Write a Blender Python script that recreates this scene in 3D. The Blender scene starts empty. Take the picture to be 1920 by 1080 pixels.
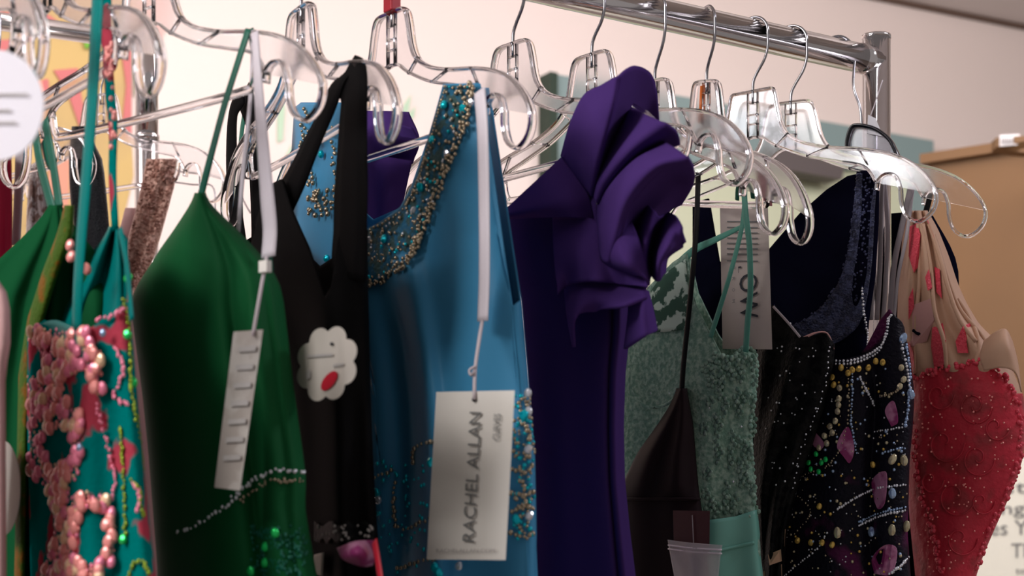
import bpy, math, random
from mathutils import Vector, Matrix
random.seed(7)
sc = bpy.context.scene
COL = sc.collection
F = 3400.0; HOR = 1100.0; EYE = 1.2
# ------------------------------------------------------------ camera, world, lights, exposure
cd = bpy.data.cameras.new('camera'); cam = bpy.data.objects.new('camera', cd); COL.objects.link(cam)
cam.location = (0, 0, EYE); cam.rotation_euler = (math.pi/2, 0, 0)
cd.sensor_width = 36; cd.lens = F/1920*36; cd.shift_y = (HOR-540)/1920; cd.clip_start = .05
cd.dof.use_dof = True; cd.dof.focus_distance = 1.52; cd.dof.aperture_fstop = 63.75/7.5
sc.camera = cam
w = bpy.data.worlds.new('world'); sc.world = w; w.use_nodes = True
wb = w.node_tree.nodes['Background']; wb.inputs[0].default_value = (.72, .66, .64, 1); wb.inputs[1].default_value = .37
def area(name, loc, target, sx, sy, power, col):
    l = bpy.data.lights.new(name, 'AREA'); l.shape = 'RECTANGLE'; l.size = sx; l.size_y = sy
    l.energy = power; l.color = col
    o = bpy.data.objects.new(name, l); COL.objects.link(o); o.location = loc
    o.rotation_euler = (Vector(target)-Vector(loc)).to_track_quat('-Z', 'Y').to_euler()
    return o
area('wall_light', (.35, 2.35, 2.34), (.1, 3.6, 1.3), 2.6, .5, 26, (1, .92, .91))
area('right_light', (1.35, 1.35, 2.3), (.3, 1.5, 1.35), .6, .25, 7, (.93, .9, 1))
area('hanger_gloss_light', (-2.5, .35, 2.25), (.2, 1.5, 1.5), .5, .4, 11, (.95, .95, 1))  # lamp added at the left to put gloss on the clear hanger webs
area('front_light', (-1.35, .35, 2.3), (.1, 1.4, 1.4), .9, .5, 23, (1, .96, .93))
sc.view_settings.view_transform = 'Standard'; sc.view_settings.look = 'None'
sc.view_settings.exposure = 0; sc.view_settings.gamma = 1; sc.view_settings.use_curve_mapping = False

# ------------------------------------------------------------ materials
def mat(name, col, rough=.6, metal=0, trans=0, sheen=0, bump=0, bscale=200, col2=None, nscale=20, ramp=(.45, .55), ior=1.45, alpha=1, aniso=None, coat=0):
    m = bpy.data.materials.new(name); m.use_nodes = True
    nt = m.node_tree; b = nt.nodes['Principled BSDF']
    b.inputs['Base Color'].default_value = (*col, 1); b.inputs['Roughness'].default_value = rough
    b.inputs['Metallic'].default_value = metal; b.inputs['Transmission Weight'].default_value = trans
    b.inputs['IOR'].default_value = ior; b.inputs['Alpha'].default_value = alpha
    b.inputs['Coat Weight'].default_value = coat
    if sheen:
        b.inputs['Sheen Weight'].default_value = sheen; b.inputs['Sheen Roughness'].default_value = .4
        b.inputs['Sheen Tint'].default_value = (*[min(1, c*1.5+.1) for c in col], 1)
    tc = nt.nodes.new('ShaderNodeTexCoord')
    if col2:
        n = nt.nodes.new('ShaderNodeTexNoise'); n.inputs['Scale'].default_value = nscale; n.inputs['Detail'].default_value = 3
        r = nt.nodes.new('ShaderNodeValToRGB'); r.color_ramp.elements[0].position = ramp[0]; r.color_ramp.elements[1].position = ramp[1]
        r.color_ramp.elements[0].color = (*col, 1); r.color_ramp.elements[1].color = (*col2, 1)
        nt.links.new(tc.outputs['Object'], n.inputs['Vector']); nt.links.new(n.outputs['Fac'], r.inputs['Fac'])
        nt.links.new(r.outputs['Color'], b.inputs['Base Color'])
    if bump:
        n = nt.nodes.new('ShaderNodeTexNoise'); n.inputs['Scale'].default_value = bscale; n.inputs['Detail'].default_value = 4
        bp = nt.nodes.new('ShaderNodeBump'); bp.inputs['Strength'].default_value = bump; bp.inputs['Distance'].default_value = .002
        nt.links.new(tc.outputs['Object'], n.inputs['Vector']); nt.links.new(n.outputs['Fac'], bp.inputs['Height'])
        nt.links.new(bp.outputs['Normal'], b.inputs['Normal'])
    return m
M = dict(
 wall=mat('wall_paint', (.86, .74, .70), .5, bump=.15, bscale=40, col2=(.83, .72, .67), nscale=1.5, ramp=(.3, .7)),
 ceiling=mat('ceiling_paint', (.8, .74, .72), .9, bump=.2, bscale=60),
 floor=mat('floor_vinyl', (.3, .25, .22), .5, col2=(.36, .3, .26), nscale=6),
 trim=mat('trim_dark', (.13, .08, .06), .6),
 chrome=mat('chrome', (.80, .77, .78), .09, 1),
 web=mat('clear_plate', (.96, .95, .97), .1, 0, 1, ior=1.5),
 wire=mat('hook_wire', (.42, .41, .44), .2, 1),
 clear=mat('clear_plastic', (.95, .94, .96), .04, 0, 1, ior=1.32),
 blackpl=mat('black_plastic', (.006, .006, .012), .15, coat=.5),
 smoke=mat('smoky_plastic', (.75, .76, .85), .1, 0, .8),
 red_cap=mat('red_plastic', (.6, .02, .04), .35), orange=mat('orange_plastic', (.9, .2, .03), .35),
 maroon=mat('maroon_card', (.07, .012, .015), .5), maroon2=mat('maroon_fabric', (.2, .05, .06), .6),
 green=mat('green_satin', (.008, .095, .03), .6, sheen=.3, bump=.1, bscale=90),
 green_dk=mat('green_chiffon', (.008, .085, .03), .6, sheen=.3),
 green_strap=mat('green_strap', (.0, .12, .075), .5),
 teal=mat('teal_satin', (.0, .19, .18), .35, sheen=.2),
 teal_print=mat('teal_sequin_print', (.0, .17, .16), .4, bump=.4, bscale=300, col2=(.42, .05, .08), nscale=30, ramp=(.56, .6)),
 pink_seq=mat('pink_paillettes', (1, .36, .33), .22, .15),
 pink_seq2=mat('rose_paillettes', (1, .28, .42), .22, .15),
 gold_seq=mat('peach_paillettes', (1., .66, .42), .2, .1),
 lime_seq=mat('lime_sequins', (.3, .42, .03), .25, .5), lime_gem=mat('green_gems', (.02, .7, .15), .12, .4),
 olive=mat('olive_embroidery', (.06, .12, .012), .6, bump=.8, bscale=300, col2=(.22, .09, .01), nscale=60, ramp=(.5, .62)),
 black=mat('black_jersey', (.006, .0055, .006), .7), black_cord=mat('black_cord', (.008, .008, .009), .5),
 blacklace=mat('black_lace', (.003, .003, .004), .5, bump=.8, bscale=250, col2=(.009, .009, .009), nscale=120),
 black_seq=mat('black_sequins', (.008, .009, .012), .3, bump=1, bscale=500),
 blue=mat('blue_satin', (.06, .28, .50), .38, sheen=.4, bump=.05, bscale=60),
 blue_in=mat('blue_satin_band', (.02, .13, .24), .5, bump=.8, bscale=400, col2=(.05, .1, .1), nscale=150),
 goldbead=mat('gold_beads', (.46, .38, .27), .25, .8), tealgem=mat('teal_gems', (.0, .55, .68), .08, .5), crystal=mat('crystal', (.85, .88, .95), .06, .6),
 purple=mat('purple_crepe', (.07, .032, .165), .62, sheen=.25), purple_dk=mat('purple_crepe_body', (.05, .024, .12), .6, sheen=.15),
 mint_lace=mat('mint_lace', (.17, .30, .235), .85, bump=.8, bscale=260, col2=(.36, .5, .41), nscale=260, ramp=(.4, .65)),
 mint_pale=mat('pale_lace', (.06, .12, .09), .8, col2=(.5, .62, .54), nscale=75, ramp=(.5, .54)),
 mint=mat('mint_satin', (.15, .4, .33), .4, sheen=.2), mint_strap=mat('mint_strap', (.09, .33, .25), .5),
 plum=mat('plum_satin', (.02, .013, .015), .5, sheen=.05),
 navy=mat('navy_lining', (.004, .004, .012), .8), navy_seq=mat('navy_sequins', (.014, .017, .055), .3, bump=1, bscale=600, col2=(.05, .06, .14), nscale=160),
 mosaic=mat('beaded_black_floral', (.008, .007, .014), .45, bump=.8, bscale=300, col2=(.09, .012, .06), nscale=17, ramp=(.6, .66)),
 amber=mat('amber_stones', (.75, .5, .12), .1, .5), blue_st=mat('iridescent_stones', (.4, .55, .8), .1, .6), champagne=mat('champagne_stones', (.62, .55, .36), .12, .5),
 petal=mat('magenta_applique', (.25, .02, .13), .6, col2=(.5, .2, .35), nscale=60),
 coral=mat('coral_lace', (.56, .03, .055), .45, sheen=.2, bump=1.0, bscale=90, col2=(.36, .035, .045), nscale=48, ramp=(.5, .64)),
 coral_trim=mat('coral_trim', (.75, .06, .1), .45, bump=1, bscale=400),
 nude=mat('nude_mesh', (.56, .34, .23), .6, sheen=.3, bump=.2, bscale=120), nude_pink=mat('blush_mesh', (.6, .32, .3), .6),
 rosegold=mat('rose_gold_sequins', (.36, .17, .13), .3, .4, bump=1, bscale=350, col2=(.65, .4, .33), nscale=200),
 blush=mat('blush_net', (.55, .32, .32), .7), wine=mat('wine_fabric', (.22, .002, .02), .6), silverseq=mat('bronze_sequins', (.2, .12, .1), .3, .5, bump=1, bscale=300, col2=(.5, .45, .45), nscale=120),
 ribbon=mat('white_ribbon', (.8, .73, .8), .5), ribbon_grey=mat('grey_ribbon', (.42, .37, .4), .5),
 card=mat('white_card', (.8, .76, .71), .5), card_grey=mat('grey_card', (.5, .46, .43), .5, col2=(.4, .35, .32), nscale=50),
 card_tan=mat('taupe_card', (.56, .47, .43), .6), card_white=mat('bright_card', (.82, .8, .88), .5), cream=mat('cream_tag', (.55, .5, .45), .6),
 ink=mat('ink', (.17, .17, .17), .6), ink_faint=mat('faint_ink', (.42, .39, .38), .6), ink_black=mat('black_ink', (.03, .03, .04), .5), ink_red=mat('red_ink', (.5, .01, .03), .5),
 string=mat('tag_string', (.6, .52, .55), .6), zip=mat('zip_bag_film', (.75, .7, .72), .15, bump=.8, bscale=60, alpha=.38),
 m_yellow=mat('mural_yellow', (.62, .43, .16), .6, col2=(.55, .38, .16), nscale=6), m_pink=mat('mural_pink', (.62, .17, .17), .6), m_peach=mat('mural_peach', (.72, .32, .22), .6),
 m_tan=mat('mural_tan', (.5, .36, .25), .6), m_green=mat('mural_green', (.16, .42, .03), .6), m_mint=mat('mural_pale_green', (.5, .68, .5), .6), m_rose=mat('mural_rose', (.8, .5, .46), .6),
 board=mat('teal_board', (.24, .33, .33), .7), board_in=mat('pale_board', (.62, .66, .48), .7), board_edge=mat('dark_green_edge', (.02, .04, .025), .6),
 shelf=mat('grey_shelf', (.12, .1, .1), .6),
 wood=mat('tan_cabinet', (.2, .102, .04), .6, col2=(.185, .095, .038), nscale=3), poster=mat('cream_poster', (.86, .85, .74), .6),
 sticker=mat('white_sticker', (.75, .72, .72), .5), barcode=mat('grey_print', (.3, .28, .28), .5),
)

for k_, sp in (('green', .06), ('green_dk', 0), ('teal', .06), ('teal_print', 0), ('blue', .12), ('blue_in', .1), ('purple', 0), ('purple_dk', 0), ('black', .03), ('blacklace', .08), ('navy', 0), ('plum', .02), ('mosaic', .12), ('coral', .3), ('mint_lace', 0), ('black_cord', .1), ('wine', .1), ('black_seq', .2), ('olive', .1), ('mint_pale', 0)):
    b_ = M[k_].node_tree.nodes['Principled BSDF']; b_.inputs['Specular IOR Level'].default_value = sp
    if k_ not in ('plum', 'coral'): b_.inputs['Sheen Weight'].default_value *= .25
# ------------------------------------------------------------ helpers
def P(px, py, Y): return Vector(((px-960)/F*Y, Y, EYE+(HOR-py)/F*Y))
RAILY = lambda px: 1.63*4437.0/(6077.0-px)
RAILZ = EYE+(HOR-115)/F*1.63
RD = Vector((1.505, 1, 0)).normalized()
def railpt(px): y = RAILY(px); return Vector(((px-960)/F*y, y, RAILZ))
class Slab:           # the vertical plane of one garment, through its place on the rail
    def __init__(s, railpx, deg):
        p = railpt(railpx); s.a = math.radians(deg); s.n = Vector((math.sin(s.a), math.cos(s.a), 0)); s.h = Vector((math.cos(s.a), -math.sin(s.a), 0)); s.C = p.dot(s.n); s.o = p
    def __call__(s, px, py, d=0):
        k = (px-960)/F
        return P(px, py, (s.C+d)/(k*s.n.x+s.n.y))
WLOC = {}
def thing(name, label, cat, loc, group=None, kind=None):
    o = bpy.data.objects.new(name, None); COL.objects.link(o); o.location = loc; o.empty_display_size = .02
    WLOC[o] = Vector(loc)
    if label: o['label'] = label
    if cat: o['category'] = cat
    if group: o['group'] = group
    if kind: o['kind'] = kind
    return o
def part(parent, name, verts, faces, m, smooth=True, solid=0, kind=None, label=None, offset=0, bevel=0):
    verts = [Vector(v) for v in verts]
    base = WLOC[parent] if parent else Vector(verts[0])
    if parent and 'mesh' in str(parent.type).lower(): pass
    me = bpy.data.meshes.new(name); me.from_pydata([v-base for v in verts], [], faces); me.update()
    if smooth:
        for p in me.polygons: p.use_smooth = True
    me.materials.append(m if not isinstance(m, str) else M[m])
    o = bpy.data.objects.new(name, me); COL.objects.link(o)
    if parent: o.parent = parent
    else: o.location = base
    WLOC[o] = base
    if solid:
        s = o.modifiers.new('thickness', 'SOLIDIFY'); s.thickness = solid; s.offset = offset
    if bevel:
        s = o.modifiers.new('bevel', 'BEVEL'); s.width = bevel; s.segments = 2
    if kind: o['kind'] = kind
    if label: o['label'] = label
    return o
def top(o, label, cat, group=None, kind=None):
    if label: o['label'] = label
    if cat: o['category'] = cat
    if group: o['group'] = group
    if kind: o['kind'] = kind
    return o
def cat_rom(pts, n):
    pts = [Vector(p) for p in pts]; out = []
    if len(pts) < 2: return pts
    ext = [pts[0]*2-pts[1]]+pts+[pts[-1]*2-pts[-2]]
    N = len(pts)-1
    for i in range(n):
        t = i/(n-1)*N; k = min(int(t), N-1); t -= k
        a, b, c, d = ext[k:k+4]
        out.append(.5*((2*b)+(c-a)*t+(2*a-5*b+4*c-d)*t*t+(3*b-a-3*c+d)*t**3))
    return out
def lerp_prof(pts):
    def f(x):
        if x <= pts[0][0]: return pts[0][1]
        for (a, b), (c, d) in zip(pts, pts[1:]):
            if x <= c: return b+(d-b)*(x-a)/(c-a) if c > a else d
        return pts[-1][1]
    return f
def prof(pts, s=10):
    f = lerp_prof(pts)
    return lambda x: sum(f(x+s*k/2) for k in (-2, -1, 0, 1, 2))/5
def sweep(path, wid, thk, wdir, seg=8, closed_ends=True, rect=False):
    """ribbon or rod: cross-section wid along wdir, thk across; widths may be functions of t"""
    V, Fc = [], []; n = len(path)
    for i, p in enumerate(path):
        t = i/(n-1); T = (path[min(i+1, n-1)]-path[max(i-1, 0)]).normalized()
        w0 = (wdir-T*wdir.dot(T));  w0 = w0.normalized() if w0.length > 1e-4 else Vector((0, 0, 1))
        b = T.cross(w0).normalized()
        W = wid(t) if callable(wid) else wid; H = thk(t) if callable(thk) else thk
        for k in range(seg):
            a = 2*math.pi*(k+.5)/seg; ca, sa = math.cos(a), math.sin(a)
            if rect: ca = math.copysign(1, ca); sa = math.copysign(1, sa)
            V.append(p+w0*(W/2*ca)+b*(H/2*sa))
    for i in range(n-1):
        for k in range(seg):
            Fc.append((i*seg+k, i*seg+(k+1) % seg, (i+1)*seg+(k+1) % seg, (i+1)*seg+k))
    if closed_ends: Fc += [tuple(range(seg))[::-1], tuple(range((n-1)*seg, n*seg))]
    return V, Fc
def join(*ms):
    V, Fc = [], []
    for v, f in ms:
        k = len(V); V += list(v); Fc += [tuple(i+k for i in q) for q in f]
    return V, Fc
def box(c, h, up=Vector((0, 0, 1)), ax=Vector((1, 0, 0))):
    ax = ax.normalized(); ay = up.cross(ax).normalized()
    V = [c+ax*(sx*h[0])+ay*(sy*h[1])+up*(sz*h[2]) for sx in (-1, 1) for sy in (-1, 1) for sz in (-1, 1)]
    return V, [(0, 1, 3, 2), (4, 6, 7, 5), (0, 4, 5, 1), (2, 3, 7, 6), (0, 2, 6, 4), (1, 5, 7, 3)]
def slabpoly(pts, nrm, th):
    """thin solid from a planar outline"""
    n = len(pts); V = [Vector(p) for p in pts]+[Vector(p)+nrm*th for p in pts]
    return V, [tuple(range(n)), tuple(range(2*n-1, n-1, -1))]+[(i, i+n, (i+1) % n+n, (i+1) % n) for i in range(n)]
def loft(curves, nu=40, nv=24):
    rows = [cat_rom(c, nu) for c in curves]; V = []
    cols = [cat_rom([r[i] for r in rows], nv) for i in range(nu)]
    for j in range(nv):
        for i in range(nu): V.append(cols[i][j])
    return V, [(j*nu+i, j*nu+i+1, (j+1)*nu+i+1, (j+1)*nu+i) for j in range(nv-1) for i in range(nu-1)]
class Garment:
    def __init__(s, slab, rows, th=.045, fold=None, T=None, TB=None, d=0):
        s.slab = slab; s.d = d; s.th = th if callable(th) else (lambda y: th)
        s.xl = prof([(r[0], r[1]) for r in rows]); s.xr = prof([(r[0], r[2]) for r in rows])
        s.y0 = rows[0][0]; s.fold = fold or (lambda u, y: 0)
        s.T = lerp_prof(T) if T else (lambda x: s.y0); s.TB = lerp_prof(TB) if TB else s.T
    def off(s, u, y, front=True):
        u = min(1, max(0, u)); r = math.sqrt(max(0, 1-(2*u-1)**2))**.8
        return s.d+(-1 if front else 1)*s.th(y)/2*r-s.fold(u, y)*(r if front else .4*r)
    def topy(s, u, T):
        y = s.y0
        for _ in range(14):
            x = s.xl(y)+u*(s.xr(y)-s.xl(y)); y = y*.5+T(x)*.5
        return y
    def at(s, px, py, lift=.0015):
        x0, x1 = s.xl(py), s.xr(py); px = min(max(px, x0), x1); u = (px-x0)/(x1-x0)
        return s.slab(px, py, s.off(u, py)-lift)
    def mesh(s, nu=70, nv=70, bot=1750, back=True):
        V, Fc = [], []; ring = 2*nu-2
        ts = [(j/(nv-1)) for j in range(nv)]
        ytF = [s.topy(i/(nu-1), s.T) for i in range(nu)]; ytB = [s.topy(i/(nu-1), s.TB) for i in range(nu)]
        for t in ts:
            t = t**1.25
            for i in range(nu):
                u = i/(nu-1); y = ytF[i]+(bot-ytF[i])*t; x = s.xl(y)+u*(s.xr(y)-s.xl(y)); V.append(s.slab(x, y, s.off(u, y)))
            for i in range(nu-2, 0, -1):
                u = i/(nu-1); y = ytB[i]+(bot-ytB[i])*t; x = s.xl(y)+u*(s.xr(y)-s.xl(y)); V.append(s.slab(x, y, s.off(u, y, False)))
        for j in range(nv-1):
            for i in range(ring):
                a, b = j*ring+i, j*ring+(i+1) % ring; Fc.append((a, a+ring, b+ring, b))
        return V, Fc
def dress(name, label, group, g, m, **kw):
    c = g.slab((g.xl(900)+g.xr(900))/2, 1750, g.d)
    t = thing(name, label, 'dress', c, group)
    part(t, 'body', *g.mesh(**kw), M[m], solid=.0015)
    return t
def ball(c, r, seg=6, rings=4, n=None, flat=1.0):
    V, Fc = [], []
    ax = n or Vector((0, 0, 1)); e = ax.orthogonal().normalized(); f = ax.cross(e)
    V.append(c+ax*r*flat)
    for j in range(1, rings):
        a = math.pi*j/rings
        for k in range(seg):
            b = 2*math.pi*k/seg; V.append(c+ax*(r*flat*math.cos(a))+(e*math.cos(b)+f*math.sin(b))*(r*math.sin(a)))
    V.append(c-ax*r*flat)
    for k in range(seg): Fc.append((0, 1+k, 1+(k+1) % seg))
    for j in range(rings-2):
        for k in range(seg):
            a = 1+j*seg+k; b = 1+j*seg+(k+1) % seg; Fc.append((a, a+seg, b+seg, b))
    L = len(V)-1
    for k in range(seg): Fc.append((L, 1+(rings-2)*seg+(k+1) % seg, 1+(rings-2)*seg+k))
    return V, Fc
def beads(parent, name, pts, r, m, n=None, flat=1.0, kind='stuff', jit=.3, label=None):
    ms = [ball(p, r*random.uniform(1-jit, 1+jit), 6, 4, n, flat) for p in pts]
    if ms: return part(parent, name, *join(*ms), M[m], kind=kind, label=label)
GEMS = {}
def gems(parent, name, pts, r, m, flat=.7, tall=1.0):
    """single stones, one object each with shared mesh data"""
    key = (name, m, r, tall)
    if key not in GEMS:
        V, Fc = ball(Vector((0, 0, 0)), r, 8, 6); V = [Vector((v.x, v.y*flat, v.z*tall*(1.25 if v.z > 0 else 1))) for v in V]
        me = bpy.data.meshes.new(name); me.from_pydata(V, [], Fc); me.materials.append(M[m])
        for p in me.polygons: p.use_smooth = random.random() < .5
        GEMS[key] = me
    for p in pts:
        o = bpy.data.objects.new(name, GEMS[key]); COL.objects.link(o); o.parent = parent; o.location = Vector(p)-WLOC[parent]
        o.rotation_euler = (random.uniform(-.3, .3), random.uniform(-.4, .4), -.6)
def along(g, pts, step, lift=.0025, jit=0):
    """points on a garment's front along a pixel polyline, step in pixels"""
    out = []; c = cat_rom([(x, y, 0) for x, y in pts], 60); acc = 0; last = c[0]
    out.append(c[0])
    for q in c[1:]:
        acc += (q-last).length; last = q
        if acc >= step: out.append(q); acc = 0
    return [g.at(q.x+random.uniform(-jit, jit), q.y+random.uniform(-jit, jit), lift) for q in out]
def ribbon(parent, name, slab, pts, wpx, m, thk=.0012, n=26, label=None, kind=None, wdir=None):
    path = cat_rom([slab(*p) for p in pts], n); k_ = (pts[0][0]-960)/F
    sc_ = path[0].y/F/(abs(math.cos(slab.a)+k_*math.sin(slab.a)) if wdir is None else 1)
    W = (lambda t: wpx(t)*sc_) if callable(wpx) else wpx*sc_
    v, f = sweep(path, W, thk, wdir or slab.h, 8)
    return part(parent, name, v, f, M[m], label=label)
def text(parent, body, origin, ex, ey, size, m, name='lettering', width=None, font_w=1.0):
    """flat print: ex = reading direction, ey = up of the letters; origin = lower left; width fits the line"""
    cu = bpy.data.curves.new(name, 'FONT'); cu.body = body; cu.size = 1; cu.extrude = .004; cu.resolution_u = 3
    o = bpy.data.objects.new('t', cu); COL.objects.link(o)
    me = bpy.data.meshes.new_from_object(o.evaluated_get(bpy.context.evaluated_depsgraph_get()))
    bpy.data.objects.remove(o)
    xs = [v.co.x for v in me.vertices]; ys = [v.co.y for v in me.vertices]
    x0, x1, y0, y1 = min(xs), max(xs), min(ys), max(ys)
    kx = (width/(x1-x0)) if width else size/(y1-y0); ky = size/(y1-y0)
    ez = ex.cross(ey).normalized()
    base = WLOC[parent]
    for v in me.vertices: v.co = origin+ex*((v.co.x-x0)*kx)+ey*((v.co.y-y0)*ky)+ez*(v.co.z*size)-base
    me.materials.clear(); me.materials.append(M[m]); me.name = name
    q = bpy.data.objects.new(name, me); COL.objects.link(q); q.parent = parent; WLOC[q] = base
    return q

# ------------------------------------------------------------ room
def wallP(px, py, d=0):
    Y = (6.332-d*2.085)/(1.83-(px-960)/F); return P(px, py, Y)
WD = Vector((1.83, 1, 0)).normalized(); WN = Vector((WD.y, -WD.x, 0))     # WN points into the room
CEIL = EYE+(HOR-25)/F*4.0
w0 = wallP(960, 500); w0.z = 0
a, b = w0-WD*3.2, w0+WD*3.6
V = [a, b, b+Vector((0, 0, CEIL)), a+Vector((0, 0, CEIL))]
o = part(None, 'wall_back', *slabpoly(V, -WN, .1), M['wall'], smooth=False); o['kind'] = 'structure'
fl = [a+WN*.0, b, b+WN*4.6, a+WN*4.6]
o = part(None, 'floor', *slabpoly(fl, Vector((0, 0, -1)), .05), M['floor'], smooth=False); o['kind'] = 'structure'
ce = [p+Vector((0, 0, CEIL)) for p in (a, b, b+WN*2.3, a+WN*2.3)]
o = part(None, 'ceiling', *slabpoly(ce, Vector((0, 0, 1)), .05), M['ceiling'], smooth=False); o['kind'] = 'structure'
mid = (a+b)/2+WN*.006+Vector((0, 0, CEIL-.005))
o = part(None, 'trim_1', *box(mid, ((b-a).length/2, .005, .005), ax=WD), M['trim'], smooth=False); o['kind'] = 'structure'

# mural painted on the wall at the left
t = thing('wall_mural', 'painted yellow and pink flower mural on the wall behind the left end', 'mural', wallP(120, 400))
def paint(name, pts, m, d=0, lab=None):
    v = [wallP(x, y, .002+d) for x, y in pts]; part(t, name, *slabpoly(v, WN, .002), M[m], smooth=False, label=lab)
paint('painted_ground', [(-160, -60), (248, -60), (240, 130), (250, 330), (215, 480), (-160, 520)], 'm_yellow', 0, 'yellow painted ground')
paint('painted_band', [(-160, -50), (240, -50), (235, 30), (160, 22), (90, 8), (60, 22), (-160, 10)], 'm_tan', .004)
for pts in ([(-160, 20), (35, 5), (78, 20), (120, 48), (160, 56), (160, 66), (60, 58), (-160, 50)],
            [(100, 132), (146, 128), (152, 180), (166, 245), (160, 262), (148, 236), (128, 178)],
            [(78, 150), (90, 148), (100, 255), (92, 262)],
            [(222, 60), (246, 60), (246, 255), (226, 262), (236, 160)], [(-60, 75), (60, 75), (50, 100), (-60, 110)]):
    paint('petal', pts, 'm_pink', .004)
for pts in ([(96, 285), (130, 300), (128, 400), (75, 455), (50, 420), (88, 345)], [(62, 150), (78, 150), (92, 262), (84, 300), (70, 240)]):
    paint('petal', pts, 'm_peach', .004)
for pts in ([(152, 60), (180, 45), (178, 86), (160, 92)], [(255, 100), (270, 95), (266, 180), (254, 176)]):
    paint('leaf', pts, 'm_green', .008)
t = thing('pink_wall_stroke', 'faint peach pink brush stroke on wall beside chrome post', 'mural', wallP(290, 60))
paint('brush_stroke', [(262, -60), (330, -60), (322, 30), (300, 78), (262, 60)], 'm_rose', 0)
t = thing('leaf_painting', 'pale green painted leaves on wall behind cap-marked hanger', 'mural', wallP(760, 220))
for pts in ([(748, 226), (756, 198), (770, 178), (766, 205), (756, 226)], [(760, 235), (768, 212), (778, 200), (776, 218)], [(520, 200), (526, 184), (534, 200), (530, 262), (520, 268)], [(536, 292), (546, 272), (552, 288), (548, 306)]):
    paint('leaf', pts, 'm_mint', 0)

# teal framed board on the wall
def bt(px): return 145+(px-1012)*.1745
BT = thing('wall_board', 'teal framed pale green board on the wall behind the right hangers', 'board', wallP(1370, 700))
def wpoly(pts, d0, th, m, name, par, lab=None):
    v = [wallP(x, y, d0) for x, y in pts]; return part(par, name, *slabpoly(v, WN, th), M[m], smooth=False, label=lab)
wpoly([(1024, bt(1024)), (1730, bt(1730)), (1730, 330), (1024, 300)], .0, .035, 'board', 'frame_rail', BT)
wpoly([(1024, 300), (1075, 300), (1075, 900), (1024, 880)], .0, .035, 'board', 'frame_stile', BT)
wpoly([(1690, 328), (1730, 330), (1730, 960), (1690, 955)], .0, .035, 'board', 'frame_stile', BT)
wpoly([(1075, 302), (1690, 328), (1690, 950), (1075, 880)], .0, .02, 'board_in', 'board_face', BT, 'pale green board face')
wpoly([(1010, bt(1010)), (1024, bt(1024)), (1024, 880), (1010, 878)], .0, .045, 'board_edge', 'side_edge', BT, 'dark green edge')
wpoly([(1420, 284), (1560, 300), (1550, 345), (1435, 325)], .04, .05, 'shelf', 'shelf_bracket', BT, 'dark grey bracket')

# tan cabinet at the right with poster and sticker
CY = 3.05; cx = Vector((1.306, -1, 0)).normalized(); c0 = P(1742, 306, CY)
def cabP(px, py, d=0):
    n = Vector((cx.y, -cx.x, 0)); n = n if n.y < 0 else -n
    k = (px-960)/F; C = c0.x*n.x+c0.y*n.y+d; return P(px, py, C/(k*n.x+n.y))
cn = Vector((cx.y, -cx.x, 0)); cn = cn if cn.y < 0 else -cn
CB = thing('cabinet', 'tan wooden cabinet at the right edge behind the coral dress', 'cabinet', Vector((cabP(1800, 500).x, cabP(1800, 500).y, 0)))
pa, pb = cabP(1742, 306), cabP(2150, 306); pb.z = pa.z
bl = [Vector((pa.x, pa.y, 0)), Vector((pb.x, pb.y, 0)), pb, pa]
part(CB, 'side_panel', *slabpoly(bl, -cn, .4), M['wood'], smooth=False)
part(CB, 'top_edge', *box((pa+pb)/2-cn*.19+Vector((0, 0, .006)), ((pb-pa).length/2+.01, .205, .008), ax=cx), M['wood'], smooth=False)
part(CB, 'base_plinth', *box(Vector(((pa.x+pb.x)/2, (pa.y+pb.y)/2, .04))+cn*.004, ((pb-pa).length/2, .01, .04), ax=cx), M['trim'], smooth=False)
sk = P(1890, 263, 2.9)
t = thing('label_holder', 'small white barcode sticker on tan block above the cabinet', 'label', sk)
part(t, 'holder', *slabpoly([P(1868, 258, 2.83), P(1990, 250, 2.8), P(1990, 292, 2.8), P(1905, 284, 2.83), P(1868, 276, 2.83)], Vector((0, 1, 0)), .03), M['wood'], smooth=False)
part(t, 'sticker', *slabpoly([P(1874, 254, 2.825), P(1911, 252, 2.825), P(1911, 272, 2.825), P(1874, 275, 2.825)], Vector((0, -1, 0)), .003), M['sticker'], smooth=False)
part(t, 'barcode', *join(*[slabpoly([P(1878+i*4, 259, 2.82), P(1880+i*4, 259, 2.82), P(1880+i*4, 268, 2.82), P(1878+i*4, 268, 2.82)], Vector((0, -1, 0)), .001) for i in range(6)]), M['barcode'], smooth=False)
PO = thing('poster', 'cream poster with dark lettering on the cabinet side', 'poster', cabP(1880, 980, .004))
# the poster edge sits on the cabinet face, upright
q0 = cabP(1760, 800, .003); q1 = cabP(2080, 800, .003); q1.z = q0.z
zt = cabP(1900, 858, 0).z; zb = cabP(1900, 1400, 0).z
v = [Vector((q0.x, q0.y, zb)), Vector((q1.x, q1.y, zb)), Vector((q1.x, q1.y, zt)), Vector((q0.x, q0.y, zt))]
part(PO, 'sheet', *slabpoly(v, cn, .002), M['poster'], smooth=False)
for body, x, y, h, wpx in (('Pastas', 1822, 928, 24, 130), ('ng L', 1878, 972, 30, 70), ('Makes You', 1790, 1005, 27, 150), ('There', 1896, 1046, 27, 75), ('to help', 1904, 1080, 16, 60)):
    og = cabP(x, y, .0062)
    text(PO, body, og, cx, Vector((0, 0, 1)), h/F*og.y, 'ink', 'lettering', wpx/F*og.y/abs(cx.x)*.97)

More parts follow.
